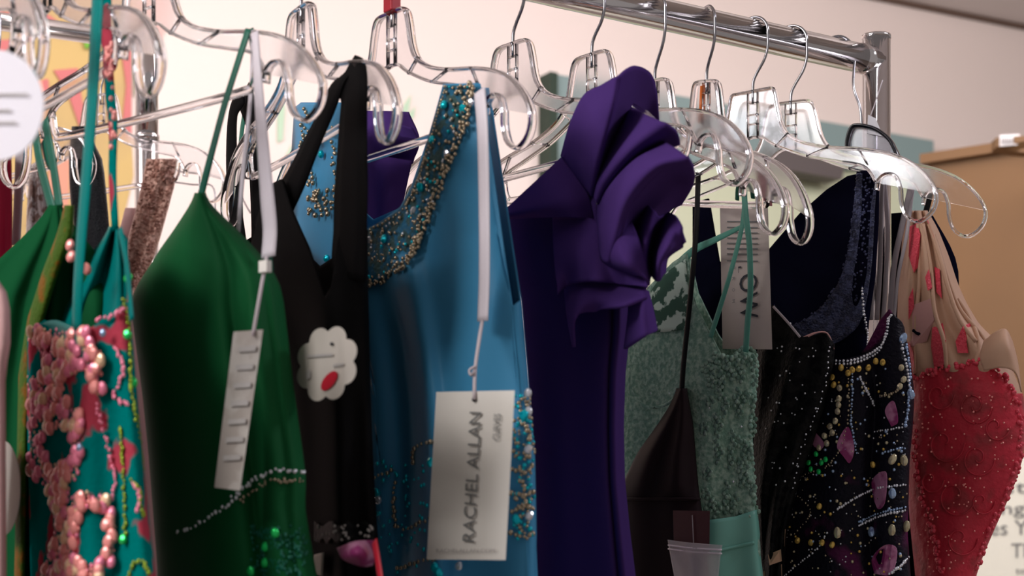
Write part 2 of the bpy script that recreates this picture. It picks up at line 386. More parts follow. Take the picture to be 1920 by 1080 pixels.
# ------------------------------------------------------------ clothing racks
ptop = P(1639, 70, 1.63)
RK = thing('garment_rack', 'chrome garment rack carrying the row of prom dresses', 'rack', Vector((railpt(1640).x, 1.63, 0)))
pe, ps = railpt(1643), railpt(-900)
rr = .0127
def rod(p, q, r, n=2, seg=24): return sweep([p.lerp(q, i/(n-1)) for i in range(n)], 2*r, 2*r, Vector((0, 0, 1)) if abs((q-p).normalized().z) < .9 else Vector((1, 0, 0)), seg)
part(RK, 'hanging_rail', *rod(ps, pe, rr), M['chrome'])
pc = Vector((pe.x, pe.y, 0))
part(RK, 'upright', *rod(pc, Vector((pc.x, pc.y, ptop.z)), rr), M['chrome'])
part(RK, 'end_cap', *rod(Vector((pc.x, pc.y, ptop.z-.001)), Vector((pc.x, pc.y, ptop.z+.002)), rr*1.03), M['chrome'])
part(RK, 'collar', *rod(pe-RD*.02, pe-RD*.008, rr*1.06), M['chrome'])
pl = Vector((ps.x, ps.y, 0)); part(RK, 'upright', *rod(pl, Vector((ps.x, ps.y, ptop.z)), rr), M['chrome'])
part(RK, 'base_bar', *rod(pl+Vector((0, 0, .06)), pc+Vector((0, 0, .06)), rr), M['chrome'])
fx = Vector((-RD.y, RD.x, 0))
for q in (pl, pc): part(RK, 'foot', *rod(q+fx*.25+Vector((0, 0, .035)), q-fx*.25+Vector((0, 0, .035)), rr), M['chrome'])
R2 = P(275, 80, 1.96)
R2D = Vector((1.88, 1, 0)).normalized()
RB = thing('rear_garment_rack', 'second chrome rack with ringed post behind the left dresses', 'rack', Vector((R2.x, R2.y, 0)))
part(RB, 'upright', *rod(Vector((R2.x, R2.y, 0)), Vector((R2.x, R2.y, P(275, 258, 1.96).z)), .0128), M['chrome'])
part(RB, 'upright', *rod(Vector((R2.x, R2.y, P(275, 256, 1.96).z)), Vector((R2.x, R2.y, P(275, 55, 1.96).z)), .0123), M['chrome'])
part(RB, 'joint_ring', *rod(Vector((R2.x, R2.y, P(275, 263, 1.96).z)), Vector((R2.x, R2.y, P(275, 254, 1.96).z)), .0137), M['chrome'])
R2E = R2-R2D*1.0
part(RB, 'hanging_rail', *rod(R2, R2E, .0095), M['chrome'])
part(RB, 'upright', *rod(Vector((R2E.x, R2E.y, 0)), R2E+Vector((0, 0, .02)), .0128), M['chrome'])
for q in (R2, R2E): part(RB, 'foot', *rod(Vector((q.x, q.y, .02))+R2D.cross(Vector((0, 0, 1)))*.2, Vector((q.x, q.y, .02))-R2D.cross(Vector((0, 0, 1)))*.2, .0127), M['chrome'])

# ------------------------------------------------------------ hangers
OUT = [(0, -.048), (.010, -.048), (.0165, -.049), (.0205, -.053), (.0235, -.063), (.027, -.078), (.033, -.089), (.046, -.098), (.070, -.106), (.10, -.112), (.125, -.119), (.145, -.129), (.160, -.143), (.168, -.158), (.165, -.171), (.154, -.178), (.143, -.173), (.138, -.161), (.137, -.149), (.133, -.139), (.125, -.136), (.118, -.140), (.116, -.148)]
INN = [(0, -.087), (.010, -.089), (.022, -.097), (.05, -.110), (.08, -.119), (.105, -.127), (.116, -.142)]
def hanger(label, pt, deg, roll=0, drop=0, rim='clear', web='web', scale=1.0, group='clear plastic dress hangers on the near rail', hook='wire', r=.0127, bar=True, cap=None, sharp=False):
    th = math.radians(deg); h = Vector((math.cos(th), -math.sin(th), 0)); n = Vector((math.sin(th), math.cos(th), 0))
    cr, sr = math.cos(math.radians(roll)), math.sin(math.radians(roll))
    def L(x, z, y=0):
        x *= scale; z = -.048+(z+.048)*scale-drop
        x, z = x*cr-z*sr*0+sr*(z+.048)*0, z+math.tan(math.radians(roll))*x
        return pt+h*x+Vector((0, 0, z))+n*y
    t = thing('hanger', label, 'hanger', pt+Vector((0, 0, -.2)), group)
    # wire hook over the rail
    R = r+.0018; pts = []
    for k in range(15):
        a = math.radians(205-k*(215/14)); pts.append(pt+h*(R*math.cos(a))+Vector((0, 0, R*math.sin(a))))
    pts += [pt+h*(R*.98)+Vector((0, 0, -.013-drop*.5)), pt+h*(R*.75)+Vector((0, 0, -.023-drop*.7)), pt+h*(.003)+Vector((0, 0, -.034-drop)), pt+h*0+Vector((0, 0, -.042-drop)), L(0, -.058)]
    part(t, 'hook', *sweep(cat_rom(pts, 60), .0026, .0026, n, 6), M[hook])
    out = OUT if not sharp else [(0, -.048), (.016, -.048), (.019, -.0485), (.021, -.051)]+OUT[4:]
    V = []
    ms = []
    oc = cat_rom([(x, z, 0) for x, z in out], 70)
    full = [L(-p.x, p.y) for p in oc[::-1]]+[L(p.x, p.y) for p in oc[1:]]
    ic = cat_rom([(x, z, 0) for x, z in INN], 24)
    fi = [L(-p.x, p.y) for p in ic[::-1]]+[L(p.x, p.y) for p in ic[1:]]
    ms.append(sweep(full, .0075, .0031, n, 8)); ms.append(sweep(fi, .006, .0024, n, 8))
    part(t, 'frame', *join(*ms), M[rim])
    # thin web between rims
    WV, WF = [], []
    oc2 = cat_rom([(x, z, 0) for x, z in out[:14]], 30); ic2 = cat_rom([(x, z, 0) for x, z in INN], 30)
    for s in (-1, 1):
        k0 = len(WV)
        for y in (-.0006, .0006):
            for p, q in zip(oc2, ic2): WV += [L(s*p.x, p.y, y), L(s*q.x, q.y, y)]
        for y in range(2):
            for i in range(29):
                a = k0+y*60+2*i; WF.append((a, a+1, a+3, a+2) if (y == 0) == (s == 1) else (a, a+2, a+3, a+1))
    part(t, 'web', WV, WF, M[web])
    ms = []
    for x in (-.0048, .0048): ms.append(sweep([L(x, -.049), L(x, -.088)], .004, .0018, n, 6))
    for z in (-.058, -.068, -.076): ms.append(sweep([L(-.0048, z), L(.0048, z)], .004, .0018, n, 6))
    part(t, 'socket', *join(*ms), M[rim])
    for s in (-1, 1):
        for (x0, z0, x1, z1) in ((.034, -.089, .022, -.0985), (.072, -.106, .052, -.111), (.10, -.112, .108, -.126)):
            part(t, 'strut', *sweep([L(s*x0, z0), L(s*x1, z1)], .004, .0018, n, 6), M[rim])
    if bar:
        part(t, 'trouser_bar', *sweep(cat_rom([L(-.108, -.130), L(-.104, -.146), L(-.09, -.150), L(0, -.151), L(.09, -.150), L(.104, -.146), L(.108, -.130)], 40), .004, .0062, n, 8), M[rim])
    if cap:
        c, m = cap
        if c == 'top': part(t, 'size_cap', *box(pt+Vector((0, 0, -.042-drop)), (.0055, .0045, .0055), ax=h), M[m], smooth=False, bevel=.001, label='red size cap')
        elif c == 'side': part(t, 'size_strip', *sweep([L(-.006, -.052), L(-.0095, -.083)], .006, .003, n, 8), M[m], label='orange size strip')
    return t
HG = [
 # railpx, deg, roll, drop, label, kwargs
 (735, 52, 0, -.004, 'clear hanger with red size cap holding the blue dress', dict(cap=('top', 'red_cap'))),
 (962, 50, 0, .001, 'clear hanger on dark wire just right of blue dress strap', dict()),
 (1110, 49, 0, -.003, 'clear hanger right in front of the purple ruffle shoulder', dict()),
 (1228, 59, -8, .008, 'clear hanger whose wire disappears into the purple ruffle', dict(bar=False)),
 (1325, 68, -12, .0, 'clear hanger with orange size strip in its neck', dict(cap=('side', 'orange'))),
 (1412, 38, 0, .001, 'clear flat-topped hanger with round socket ahead of navy dress', dict(sharp=True, bar=False)),
 (1483, 28, 0, .004, 'clear hanger at the right reaching over the tan cabinet', dict(bar=False)),
 (565, 62, 0, .006, 'blurred clear hanger holding the black halter dress straps', dict(hook='wire')),
 (280, 39, 0, -.002, 'blurred clear hanger holding the dark green satin dress', dict()),
 (90, 53, 0, .0, 'blurred clear hanger right above the teal sequined dress', dict()),
 (-60, 59, 0, .0, 'blurred clear hanger at far left above white round tag', dict()),
]
for px, dg, ro, dr, lab, kw in HG:
    hanger(lab, railpt(px), dg, ro, dr, **kw)
sQ = Slab(1572, 26)
t = thing('hanger', 'black rimmed hanger neck beside the chrome post', 'hanger', sQ(1635, 280))
ol = [(1588, 290), (1590, 262), (1598, 240), (1612, 236), (1640, 242), (1664, 258), (1676, 276), (1682, 300), (1640, 296), (1600, 290), (1588, 290)]
part(t, 'frame', *sweep(cat_rom([sQ(x, y) for x, y in ol], 80), .012, .004, sQ.n, 8), M['blackpl'], label='black rim')
part(t, 'web', *slabpoly([sQ(x, y, .002) for x, y in ol[:-1]], sQ.n, .0015), M['smoke'], smooth=False)
part(t, 'hook', *sweep(cat_rom([railpt(1572)+Vector((-.013, 0, -.006)), railpt(1572)+Vector((-.010, 0, .011)), railpt(1572)+Vector((.004, 0, .0145)), railpt(1572)+Vector((.014, 0, .002)), sQ(1600, 160), sQ(1612, 200), sQ(1616, 240)], 40), .0026, .0026, sQ.n, 6), M['wire'])
for q in range(9): part(t, 'stud', *ball(sQ(1615+q*9, 284+q*q*.35, -.008), .0016, 8, 6), M['crystal'])
for k, (px, dg) in enumerate(((330, 30), (150, 40), (60, 38))):
    Y = 1.96-(275-px)*.0003; p = R2-R2D*((275-px)*.0013) if px < 275 else R2-R2D*.05
    hanger(['clear hanger on the rear rack near the ringed post', 'clear hanger on the rear rack with black sequin strap', 'clear hanger on the rear rack with wine dress'][k], p, dg, 0, .015, group='clear hangers on the rear rack', r=.0095)

# ------------------------------------------------------------ garments on the rear rack
S2 = lambda Y: (lambda px, py, d=0: P(px, py, Y+d))
class Flat:
    def __init__(s, Y, deg=20): s.Y = Y; s.a = math.radians(deg); s.h = Vector((math.cos(s.a), -math.sin(s.a), 0)); s.n = Vector((math.sin(s.a), math.cos(s.a), 0))
    def __call__(s, px, py, d=0): return P(px, py, s.Y+d)
f1 = Flat(1.80)
g = Garment(f1, [(480, -60, 18), (600, -70, 60), (900, -60, 200), (1080, -60, 260)], .05, T=[(-60, 300), (16, 290), (22, 480), (60, 520)])
g = Garment(f1, [(285, -60, 20), (400, -60, 22), (480, -60, 20), (700, -60, 60), (1080, -60, 120)], .05, lambda u, y: .004*math.sin(u*20))
dress('dress', 'wine red dress at the far left edge on the rear rack', 'dresses on the rear rack', g, 'wine', nu=24, nv=30)
t = thing('hanging_ribbon', 'pale grey ribbon hanging beside the wine red dress', 'ribbon', f1(35, 460, .03))
ribbon(t, 'ribbon_loop', f1, [(42, 60, .03), (38, 200, .03), (36, 330, .03), (30, 460, .03)], 18, 'ribbon_grey')
f2 = Flat(1.88)
g = Garment(f2, [(300, 58, 78), (380, 52, 98), (440, 50, 110), (600, 50, 150), (1080, 40, 180)], .03, lambda u, y: .003*math.sin(u*15), T=[(50, 330), (70, 300), (98, 372)])
dress('dress', 'bronze and silver sequined dress behind the thin green straps', 'dresses on the rear rack', g, 'silverseq', nu=24, nv=30)
f3 = Flat(1.84)
g = Garment(f3, [(237, 136, 158), (300, 130, 192), (360, 132, 198), (440, 140, 205), (520, 150, 215), (1080, 140, 240)], .02, lambda u, y: .002*math.sin(u*9+y*.02))
dress('dress', 'black sequined dress shoulder behind the wide teal strap', 'dresses on the rear rack', g, 'black_seq', nu=24, nv=40)
f4 = Flat(1.90)
g = Garment(f4, [(298, 276, 330), (340, 268, 328), (400, 254, 312), (450, 240, 298), (500, 236, 282), (545, 232, 262)], .02, lambda u, y: .003*math.sin(u*9+y*.03))
t = dress('dress', 'blush dress with rose gold sequined strap by the chrome post', 'dresses on the rear rack', g, 'rosegold', nu=24, nv=40, bot=560)
pts = [g.at(random.uniform(g.xl(y)+2, g.xr(y)-2), y) for y in [random.uniform(300, 540) for _ in range(420)]]
beads(t, 'sequins', pts, .0016, 'rosegold', flat=.6)
g2 = Garment(f4, [(390, 236, 262), (440, 222, 262), (500, 215, 290), (560, 215, 290), (1080, 200, 330)], .03, d=.03)
part(t, 'bodice', *g2.mesh(24, 30), M['blush'], solid=.001, label='blush pink bodice')
# two slender wires of an empty hanger, seen behind the green dress
t = thing('wire_hanger', 'thin empty wire hanger on the wall side between green straps', 'hanger', P(380, 340, 2.0))
part(t, 'wire_arm', *join(sweep(cat_rom([P(300, 312, 2.0), P(340, 322, 2.0), P(400, 330, 2.0), P(440, 352, 2.0), P(470, 400, 2.0)], 20), .0018, .0018, Vector((0, 1, 0)), 6),
     sweep(cat_rom([P(300, 338, 2.0), P(360, 346, 2.0), P(400, 352, 2.0), P(402, 420, 2.0)], 20), .0018, .0018, Vector((0, 1, 0)), 6)), M['wire'])

# ------------------------------------------------------------ far left: green chiffon dress
sA = Slab(150, 50)
g = Garment(sA, [(385, 95, 112), (410, 78, 128), (440, 50, 150), (470, 18, 175), (500, -15, 200), (560, -60, 225), (700, -80, 235), (1080, -90, 250), (1750, -90, 280)], .03,
            lambda u, y: .006*math.sin(u*22+y*.004)*min(1, (y-380)/200))
t = dress('dress', 'dark green chiffon halter dress behind the teal sequined one', 'dresses on the near rail', g, 'green_dk', nu=50, nv=60)
for a_ in ([(66, 250, -.005), (76, 310, -.005), (100, 400, -.005)], [(84, 225, -.003), (98, 300, -.003), (112, 392, -.005)], [(82, 262, -.002), (92, 300, -.002), (104, 310, -.002)]):
    ribbon(t, 'strap', sA, a_, 13, 'green_strap')
gb = Garment(sA, [(385, 122, 138), (440, 108, 136), (500, 84, 112), (600, 52, 82), (700, 36, 60), (800, 34, 52), (1080, 28, 46)], .012, d=-.026)
part(t, 'embroidered_band', *gb.mesh(16, 50, bot=1300), M['olive'], solid=.001, label='olive and orange embroidered band')
sT = thing('price_tag', 'white oval tag at the bottom left corner beside teal dress', 'tag', Slab(90, 53)(10, 915))
vv = [Slab(20, 56)(4+34*math.cos(i*math.pi/16), 915+90*math.sin(i*math.pi/16)) for i in range(32)]
part(sT, 'card', *slabpoly(vv, Vector((0, 1, 0)), .001), M['cream'], smooth=False)

# ------------------------------------------------------------ teal sequined dress
sB = Slab(90, 53)
ft = lambda u, y: .004*math.sin(u*11+y*.003)+.003*math.sin(u*5-y*.006)
g = Garment(sB, [(560, 55, 240), (640, 50, 247), (750, 50, 256), (850, 52, 265), (1000, 55, 280), (1080, 58, 290), (1750, 30, 330)], .05, ft,
            T=[(50, 622), (85, 600), (125, 618), (160, 625), (200, 592), (240, 566)], TB=[(50, 622), (110, 590), (140, 520), (215, 420), (240, 450)])
tealg = g
t = thing('dress', 'teal dress covered in pink paillettes nearest at the left', 'dress', sB(160, 1750), 'dresses on the near rail')
part(t, 'body', *g.mesh(80, 90), M['teal_print'], solid=.0015)
gp = Garment(sB, [(425, 207, 222), (480, 176, 232), (520, 156, 236), (620, 92, 243), (700, 60, 245)], .012, lambda u, y: .006*math.sin(u*9), d=.016)
part(t, 'back_panel', *gp.mesh(40, 40, bot=800), M['teal'], solid=.001, label='plain teal back panel')
part(t, 'front_lining', *loft([[g.at(62, 614, .003), g.at(100, 600, .002), g.at(140, 614, .002)], [g.at(60, 640, -.002), g.at(100, 650, -.002), g.at(140, 655, -.002)]], 12, 6), M['teal'], solid=.001)
ribbon(t, 'strap', sB, [(187, -60, -.02), (180, 60, -.022), (172, 200, -.025), (162, 330, -.026), (152, 450, -.026), (146, 540, -.026), (144, 622, -.024)], lambda u: 25-7*u, 'teal', label='wide teal strap')
ribbon(t, 'strap', sB, [(198, -60, .0), (200, 60, .0), (205, 160, .0), (212, 240, .0), (211, 330, .0), (216, 430, .0)], lambda u: 22-9*u, 'teal_print', label='printed sequined strap')
beads(t, 'strap_sequins', [sB(204+random.uniform(-7, 7), random.uniform(80, 150), -.004) for _ in range(26)]+[sB(212+random.uniform(-5, 5), random.uniform(160, 280), -.004) for _ in range(14)], .0019, 'pink_seq', sB.n, .6)
ribbon(t, 'strap', sB, [(225, 430, -.01), (238, 500, -.012), (247, 600, -.014)], 8, 'teal')
nn = -sB.n
def inrose(x, y):
    if y < 900: return 52 < x < 192-(0 if y < 760 else 20) and not (150 < x and y > 740) and math.sin(x*.055+y*.021)+math.sin(y*.047-x*.03) > -.75
    return abs(x-(100+26*math.sin((y-900)*.018))) < 22 or abs(math.hypot((x-165)/1.0, (y-1005)/1.5)-46) < 10
cells = []
tries = 0
while len(cells) < 480 and tries < 9000:
    tries += 1
    x, y = random.uniform(48, 215), random.uniform(618, 1085)
    if inrose(x, y) and all((x-a)**2+(y-b)**2 > 40 for a, b in cells): cells.append((x, y))
for mk, sel in (('pink_seq', 0), ('pink_seq2', 1), ('gold_seq', 2)):
    beads(t, 'paillettes', [g.at(x, y, .002) for i, (x, y) in enumerate(cells[160:]) if i % 7 in ((0, 1, 2) if sel == 0 else (3, 4, 5) if sel == 1 else (6,))], .0016, mk, nn, .55)
gems(t, 'paillette', [g.at(x, y, .003) for x, y in cells[:75]], .0042, 'pink_seq', .6)
gems(t, 'paillette', [g.at(x, y, .003) for x, y in cells[75:135]], .0038, 'pink_seq2', .6)
gems(t, 'paillette', [g.at(x, y, .003) for x, y in cells[135:160]], .0042, 'gold_seq', .6)
gems(t, 'paillette', [g.at(133, 462+20, -.0), sB(131, 461, -.012), sB(163, 505, -.012)], .0036, 'pink_seq', .6)
for pth in ([(232, 560), (244, 640), (246, 720), (258, 800), (272, 880)], [(225, 800), (232, 900), (235, 1020)], [(246, 900), (262, 920), (264, 950), (270, 970)], [(240, 1085), (250, 1058), (268, 1052), (280, 1080)]):
    beads(t, 'lime_sequins', along(g, pth, 5, .002, 2), .0015, 'lime_seq', nn, .6)
for pth in ([(60, 640), (78, 660), (90, 700)], [(180, 600), (215, 590), (240, 575)], [(215, 650), (232, 690), (215, 740), (240, 760)], [(180, 760), (200, 830), (215, 900), (200, 960)], [(255, 960), (262, 930), (250, 900)]):
    beads(t, 'rose_sequins', along(g, pth, 4, .002, 3), .0014, 'pink_seq2', nn, .6)
gems(t, 'gem', [g.at(239, 518+110, .002), g.at(250, 718, .002), g.at(231, 1012, .003), g.at(243, 522, .01)], .003, 'lime_gem', .7)
gems(t, 'gem', [g.at(193, 625, .004), g.at(149, 840, .004)], .0024, 'blue_st', .7)
# round white tag at the far left
sW = Slab(-60, 59)
t = thing('round_tag', 'large round white tag at the upper left edge', 'tag', sW(0, 200, -.05))
vv = [sW(-6+88*math.cos(i*math.pi/24), 197+103*math.sin(i*math.pi/24), -.05) for i in range(48)]
part(t, 'card', *slabpoly(vv, Vector((0, 1, 0)), .001), M['card_white'], smooth=False)
for k, (y, x1) in enumerate(((175, 52), (205, 20), (228, 30))):
    part(t, 'printed_line', *slabpoly([sW(-60, y, -.0515), sW(x1, y, -.0515), sW(x1, y+4, -.0515), sW(-60, y+4, -.0515)], Vector((0, 1, 0)), .0004), M['ink_faint'], smooth=False)
g = Garment(Slab(-75, 59), [(505, -40, -30), (520, -50, -8), (540, -60, 8), (570, -66, 16), (640, -60, 18), (700, -60, 8), (1080, -80, 10), (1750, -80, 10)], .02)
dress('dress', 'lilac grey garment edge at the far left border', 'dresses on the near rail', g, 'blush', nu=16, nv=30)

# ------------------------------------------------------------ green satin dress
sC = Slab(280, 39)
def fg(u, y):
    k = min(1, max(0, (y-380)/250))
    return k*(.010*math.exp(-((u-.80)/.10)**2)-.012*math.exp(-((u-.68)/.07)**2)+.004*math.sin(u*8+y*.004)+.006*math.exp(-((u-.93)/.03)**2))
g = Garment(sC, [(362, 368, 382), (385, 358, 394), (410, 342, 420), (440, 322, 452), (470, 300, 480), (500, 282, 505), (530, 262, 522), (565, 246, 530), (650, 257, 540), (750, 270, 552), (850, 280, 566), (900, 284, 572), (950, 288, 570), (1000, 292, 578), (1080, 298, 592), (1750, 250, 720)], .06, fg)
t = dress('dress', 'plain dark green satin dress with thin straps and price tag', 'dresses on the near rail', g, 'green')
ribbon(t, 'strap', sC, [(466, 54, -.005), (445, 120, -.008), (420, 200, -.012), (396, 290, -.015), (375, 372, -.012)], 13, 'green_strap')
ribbon(t, 'strap', sC, [(470, 54, .01), (480, 120, .012), (484, 220, .014), (490, 330, .015), (500, 440, .016), (508, 510, .01)], 11, 'green_strap')
ribbon(t, 'hanger_loop', sC, [(478, 60, -.012), (484, 160, -.014), (492, 260, -.016), (501, 370, -.018), (506, 430, -.018), (503, 482, -.02)], lambda u: 13+14*min(1, u*1.6), 'ribbon', label='white satin hanger loop')
ribbon(t, 'hanger_loop', sC, [(476, 56, .01), (470, 180, .012), (456, 320, .014), (446, 440, .014)], 8, 'ribbon')
pth = [(330, 1000), (405, 962), (455, 918), (500, 886), (540, 880), (573, 884)]
beads(t, 'waist_beads', along(g, pth, 4, .002, 4), .0012, 'crystal', None)
beads(t, 'waist_beads', along(g, [(450, 940), (500, 905), (572, 900)], 4, .002, 4), .001, 'goldbead', None)
gems(t, 'gem', [g.at(498, 1026, .003), g.at(497, 1056, .003), g.at(516, 1000, .003), g.at(470, 1072, .003)], .003, 'lime_gem')
skp = [g.at(random.uniform(470, 575), random.uniform(985, 1080), .001) for _ in range(180)]
beads(t, 'skirt_sequins', skp, .0013, 'green_strap', -sC.n, .5)
def card(name, label, cornersP, m, th=.0008, cat='tag', group=None):
    c = sum(cornersP, Vector())/len(cornersP)
    t = thing(name, label, cat, c, group); part(t, 'card', *slabpoly(cornersP, Vector((0, 1, 0)), th), M[m], smooth=False); return t
tg = card('price_tag', 'slim grey price tag hanging on the green satin dress', [sC(438, 622, -.062), sC(493, 618, -.062), sC(450, 920, -.062), sC(402, 914, -.062)], 'card_grey')
part(tg, 'string', *sweep(cat_rom([sC(500, 482, -.045), sC(486, 560, -.058), sC(474, 630, -.064)], 12), .0022, .0022, sC.h, 6), M['string'])
part(tg, 'clip', *box(sC(497, 500, -.052), (.0035, .002, .0035), ax=sC.h), M['card'], smooth=False)
for k in range(7):
    y = 650+k*34; xo = -y*.14+91
    part(tg, 'printed_line', *slabpoly([sC(447+xo, y, -.0634), sC(480+xo, y-2, -.0634), sC(479+xo, y+8, -.0634), sC(446+xo, y+10, -.0634)], Vector((0, 1, 0)), .0003), M['ink_faint'], smooth=False)

# ------------------------------------------------------------ black halter dress
sD = Slab(565, 60)
fb = lambda u, y: .005*math.sin(u*10+y*.003)*min(1, max(0, (y-480)/150))
g = Garment(sD, [(455, 425, 688), (520, 455, 688), (600, 500, 690), (700, 540, 692), (800, 556, 695), (900, 560, 700), (1000, 568, 706), (1080, 585, 714), (1750, 560, 760)], .05, fb,
            T=[(425, 475), (470, 470), (500, 350), (530, 335), (548, 395), (582, 470), (608, 560), (622, 540), (636, 440), (690, 430)],
            TB=[(425, 475), (480, 440), (520, 420), (600, 500), (690, 440)])
t = dress('dress', 'black halter dress with wide straps and flower tag', 'dresses on the near rail', g, 'black')
ribbon(t, 'strap', sD, [(655, 137, -.002), (634, 160, -.008), (612, 210, -.012), (585, 270, -.016), (556, 335, -.018), (522, 400, -.018), (500, 455, -.012)], lambda u: 30+14*u, 'black', thk=.003)
ribbon(t, 'strap', sD, [(650, 137, -.004), (663, 160, -.008), (661, 230, -.014), (658, 330, -.018), (656, 430, -.02), (652, 520, -.018)], lambda u: 34+30*min(1, u*1.5), 'black', thk=.003)
ribbon(t, 'strap', sD, [(456, 178, .01), (438, 210, .01), (434, 280, .01), (438, 380, .01), (448, 470, .006)], lambda u: 14+14*u, 'black', thk=.002)
ribbon(t, 'strap', sD, [(458, 178, .02), (474, 230, .02), (480, 330, .02), (484, 430, .02), (486, 480, .01)], 24, 'black', thk=.002)
ribbon(t, 'strap_binding', sD, [(462, 190, .028), (452, 260, .028), (450, 330, .028), (452, 440, .02)], 8, 'green_strap')
part(t, 'hem_lace', *loft([[g.at(x, 982+5*math.sin(x*.2), .004) for x in range(590, 705, 8)], [g.at(x, 1014+6*math.sin(x*.33), .006) for x in range(590, 705, 8)]], 60, 8), M['blacklace'], solid=.001, label='black lace hem band')
beads(t, 'lace_beads', [g.at(random.uniform(595, 702), random.uniform(985, 1015), .006) for _ in range(26)], .0009, 'ink_faint')
part(t, 'flower_applique', *loft([[g.at(632, 1028, .01), g.at(665, 1016, .018), g.at(700, 1013, .01)], [g.at(640, 1045, .012), g.at(672, 1038, .024), g.at(703, 1042, .012)], [g.at(650, 1052, .01), g.at(680, 1062, .014), g.at(698, 1060, .01)]], 14, 10), M['petal'], solid=.001, label='pink fabric petal')
ribbon(t, 'red_piping', sD, [(702, 1015, -.03), (708, 1050, -.032), (716, 1100, -.034)], 9, 'ink_red')
part(t, 'flower_applique', *loft([[g.at(590, 1040, .008), g.at(606, 1036, .014)], [g.at(588, 1075, .01), g.at(604, 1080, .012)]], 8, 8), M['cream'], solid=.001, label='cream fabric petal')
# flower tag
FP = lambda x, y, d=0: sD(x, y, -.06+d)
t = thing('flower_tag', 'cream flower-shaped tag with red oval on the black dress', 'tag', FP(613, 682))
pts = []
rot = math.radians(18)
for i in range(128):
    a = 2*math.pi*i/128; r = 50+14*abs(math.sin(4*(a+rot)))**.6
    r = 44
    for q in range(8):
        qa = rot+q*math.pi/4; dt = abs((a-qa+math.pi) % (2*math.pi)-math.pi); D, rc = 43, 21.5
        if D*math.sin(dt) < rc and dt < 1: r = max(r, D*math.cos(dt)+math.sqrt(rc*rc-(D*math.sin(dt))**2))
    x, y = r*math.cos(a)*.90, r*math.sin(a)*1.12
    pts.append(FP(613+x-.10*y, 682+y))
part(t, 'card', *slabpoly(pts, Vector((0, 1, 0)), .0008), M['cream'], smooth=False)
part(t, 'red_oval', *slabpoly([FP(617+15*math.cos(a)-4*math.sin(a), 714+17*math.sin(a)-7*math.cos(a), -.001) for a in [i*math.pi/16 for i in range(32)]], Vector((0, 1, 0)), .0004), M['ink_red'], smooth=False)
for (x, y, ww, hh) in ((600, 668, 48, 5), (634, 686, 20, 5), (578, 704, 8, 16)):
    part(t, 'printed_line', *slabpoly([FP(x-ww/2, y-hh/2, -.001), FP(x+ww/2, y-hh/2-3, -.001), FP(x+ww/2, y+hh/2-3, -.001), FP(x-ww/2, y+hh/2, -.001)], Vector((0, 1, 0)), .0003), M['ink_faint'], smooth=False)
part(t, 'eyelet', *ball(FP(622, 645, -.0012), .0012, 8, 5), M['ink_black'])

# ------------------------------------------------------------ blue dress
sE = Slab(735, 54)
def fbl(u, y):
    k = min(1, max(0, (y-380)/250))
    return k*(.014*math.exp(-((u-.52)/.07)**2)-.010*math.exp(-((u-.38)/.08)**2)+.004*math.sin(u*14+y*.006))
g = Garment(sE, [(158, 556, 918), (330, 545, 936), (430, 548, 950), (500, 555, 962), (560, 570, 976), (650, 585, 984), (750, 600, 992), (850, 606, 1001), (1000, 610, 1004), (1080, 612, 1003), (1750, 650, 1060)], .06, fbl,
            T=[(550, 205), (566, 192), (640, 192), (650, 205), (640, 330), (640, 420), (690, 430), (720, 412), (752, 388), (775, 345), (795, 290), (815, 220), (832, 158), (896, 156), (902, 158), (905, 330), (908, 598), (925, 594), (950, 582), (977, 562)],
            TB=[(550, 205), (640, 196), (650, 260), (665, 380), (700, 412), (760, 386), (810, 240), (835, 165), (918, 165), (935, 330), (950, 430), (977, 562)])
blueg = g
t = dress('dress', 'bright blue satin gown with gold beaded neckline', 'dresses on the near rail', g, 'blue', nu=150, nv=90)
# beaded neckline band
up = [(683, 432), (720, 412), (752, 390), (776, 345), (795, 290), (815, 220), (832, 160)]
lo = [(683, 542), (730, 520), (775, 480), (800, 420), (835, 330), (872, 240), (888, 160)]
part(t, 'neckline_band', *loft([[g.at(x, y, .0015) for x, y in up], [g.at((a+c)/2, (b+d)/2, .003) for (a, b), (c, d) in zip(up, lo)], [g.at(x, y, .0015) for x, y in lo]], 60, 14), M['blue_in'], solid=.0008, label='dusky blue beaded band')
nb = -sE.n
for k in range(3):
    beads(t, 'gold_bead_row', along(g, [(x-k*4, y-k*3) for x, y in lo], 6, .004, 3), .0015, 'goldbead')
beads(t, 'neck_bead_row', along(g, [(x+3, y+3) for x, y in up], 5, .004, 1), .0011, 'goldbead')
bandpts = []
for _ in range(260):
    i = random.uniform(0, 5.99); k = int(i); f = i-k; s = random.uniform(.1, .95)
    ux = up[k][0]*(1-f)+up[k+1][0]*f; uy = up[k][1]*(1-f)+up[k+1][1]*f; lx = lo[k][0]*(1-f)+lo[k+1][0]*f; ly = lo[k][1]*(1-f)+lo[k+1][1]*f
    bandpts.append(g.at(ux*(1-s)+lx*s, uy*(1-s)+ly*s, .004))
beads(t, 'gold_beads', bandpts[:120], .0013, 'goldbead'); beads(t, 'teal_beads', bandpts[120:155], .0012, 'tealgem'); beads(t, 'crystal_beads', bandpts[225:], .0010, 'crystal')
gems(t, 'gem', [g.at(720, 449, .005), g.at(788, 352, .005), g.at(832, 197, .005), g.at(868, 205, .004), g.at(810, 262, .004)], .0030, 'tealgem')
gems(t, 'gem', [g.at(883, 192, .005), g.at(692, 450, .004), g.at(838, 288, .004), g.at(775, 395, .004)], .0024, 'crystal')
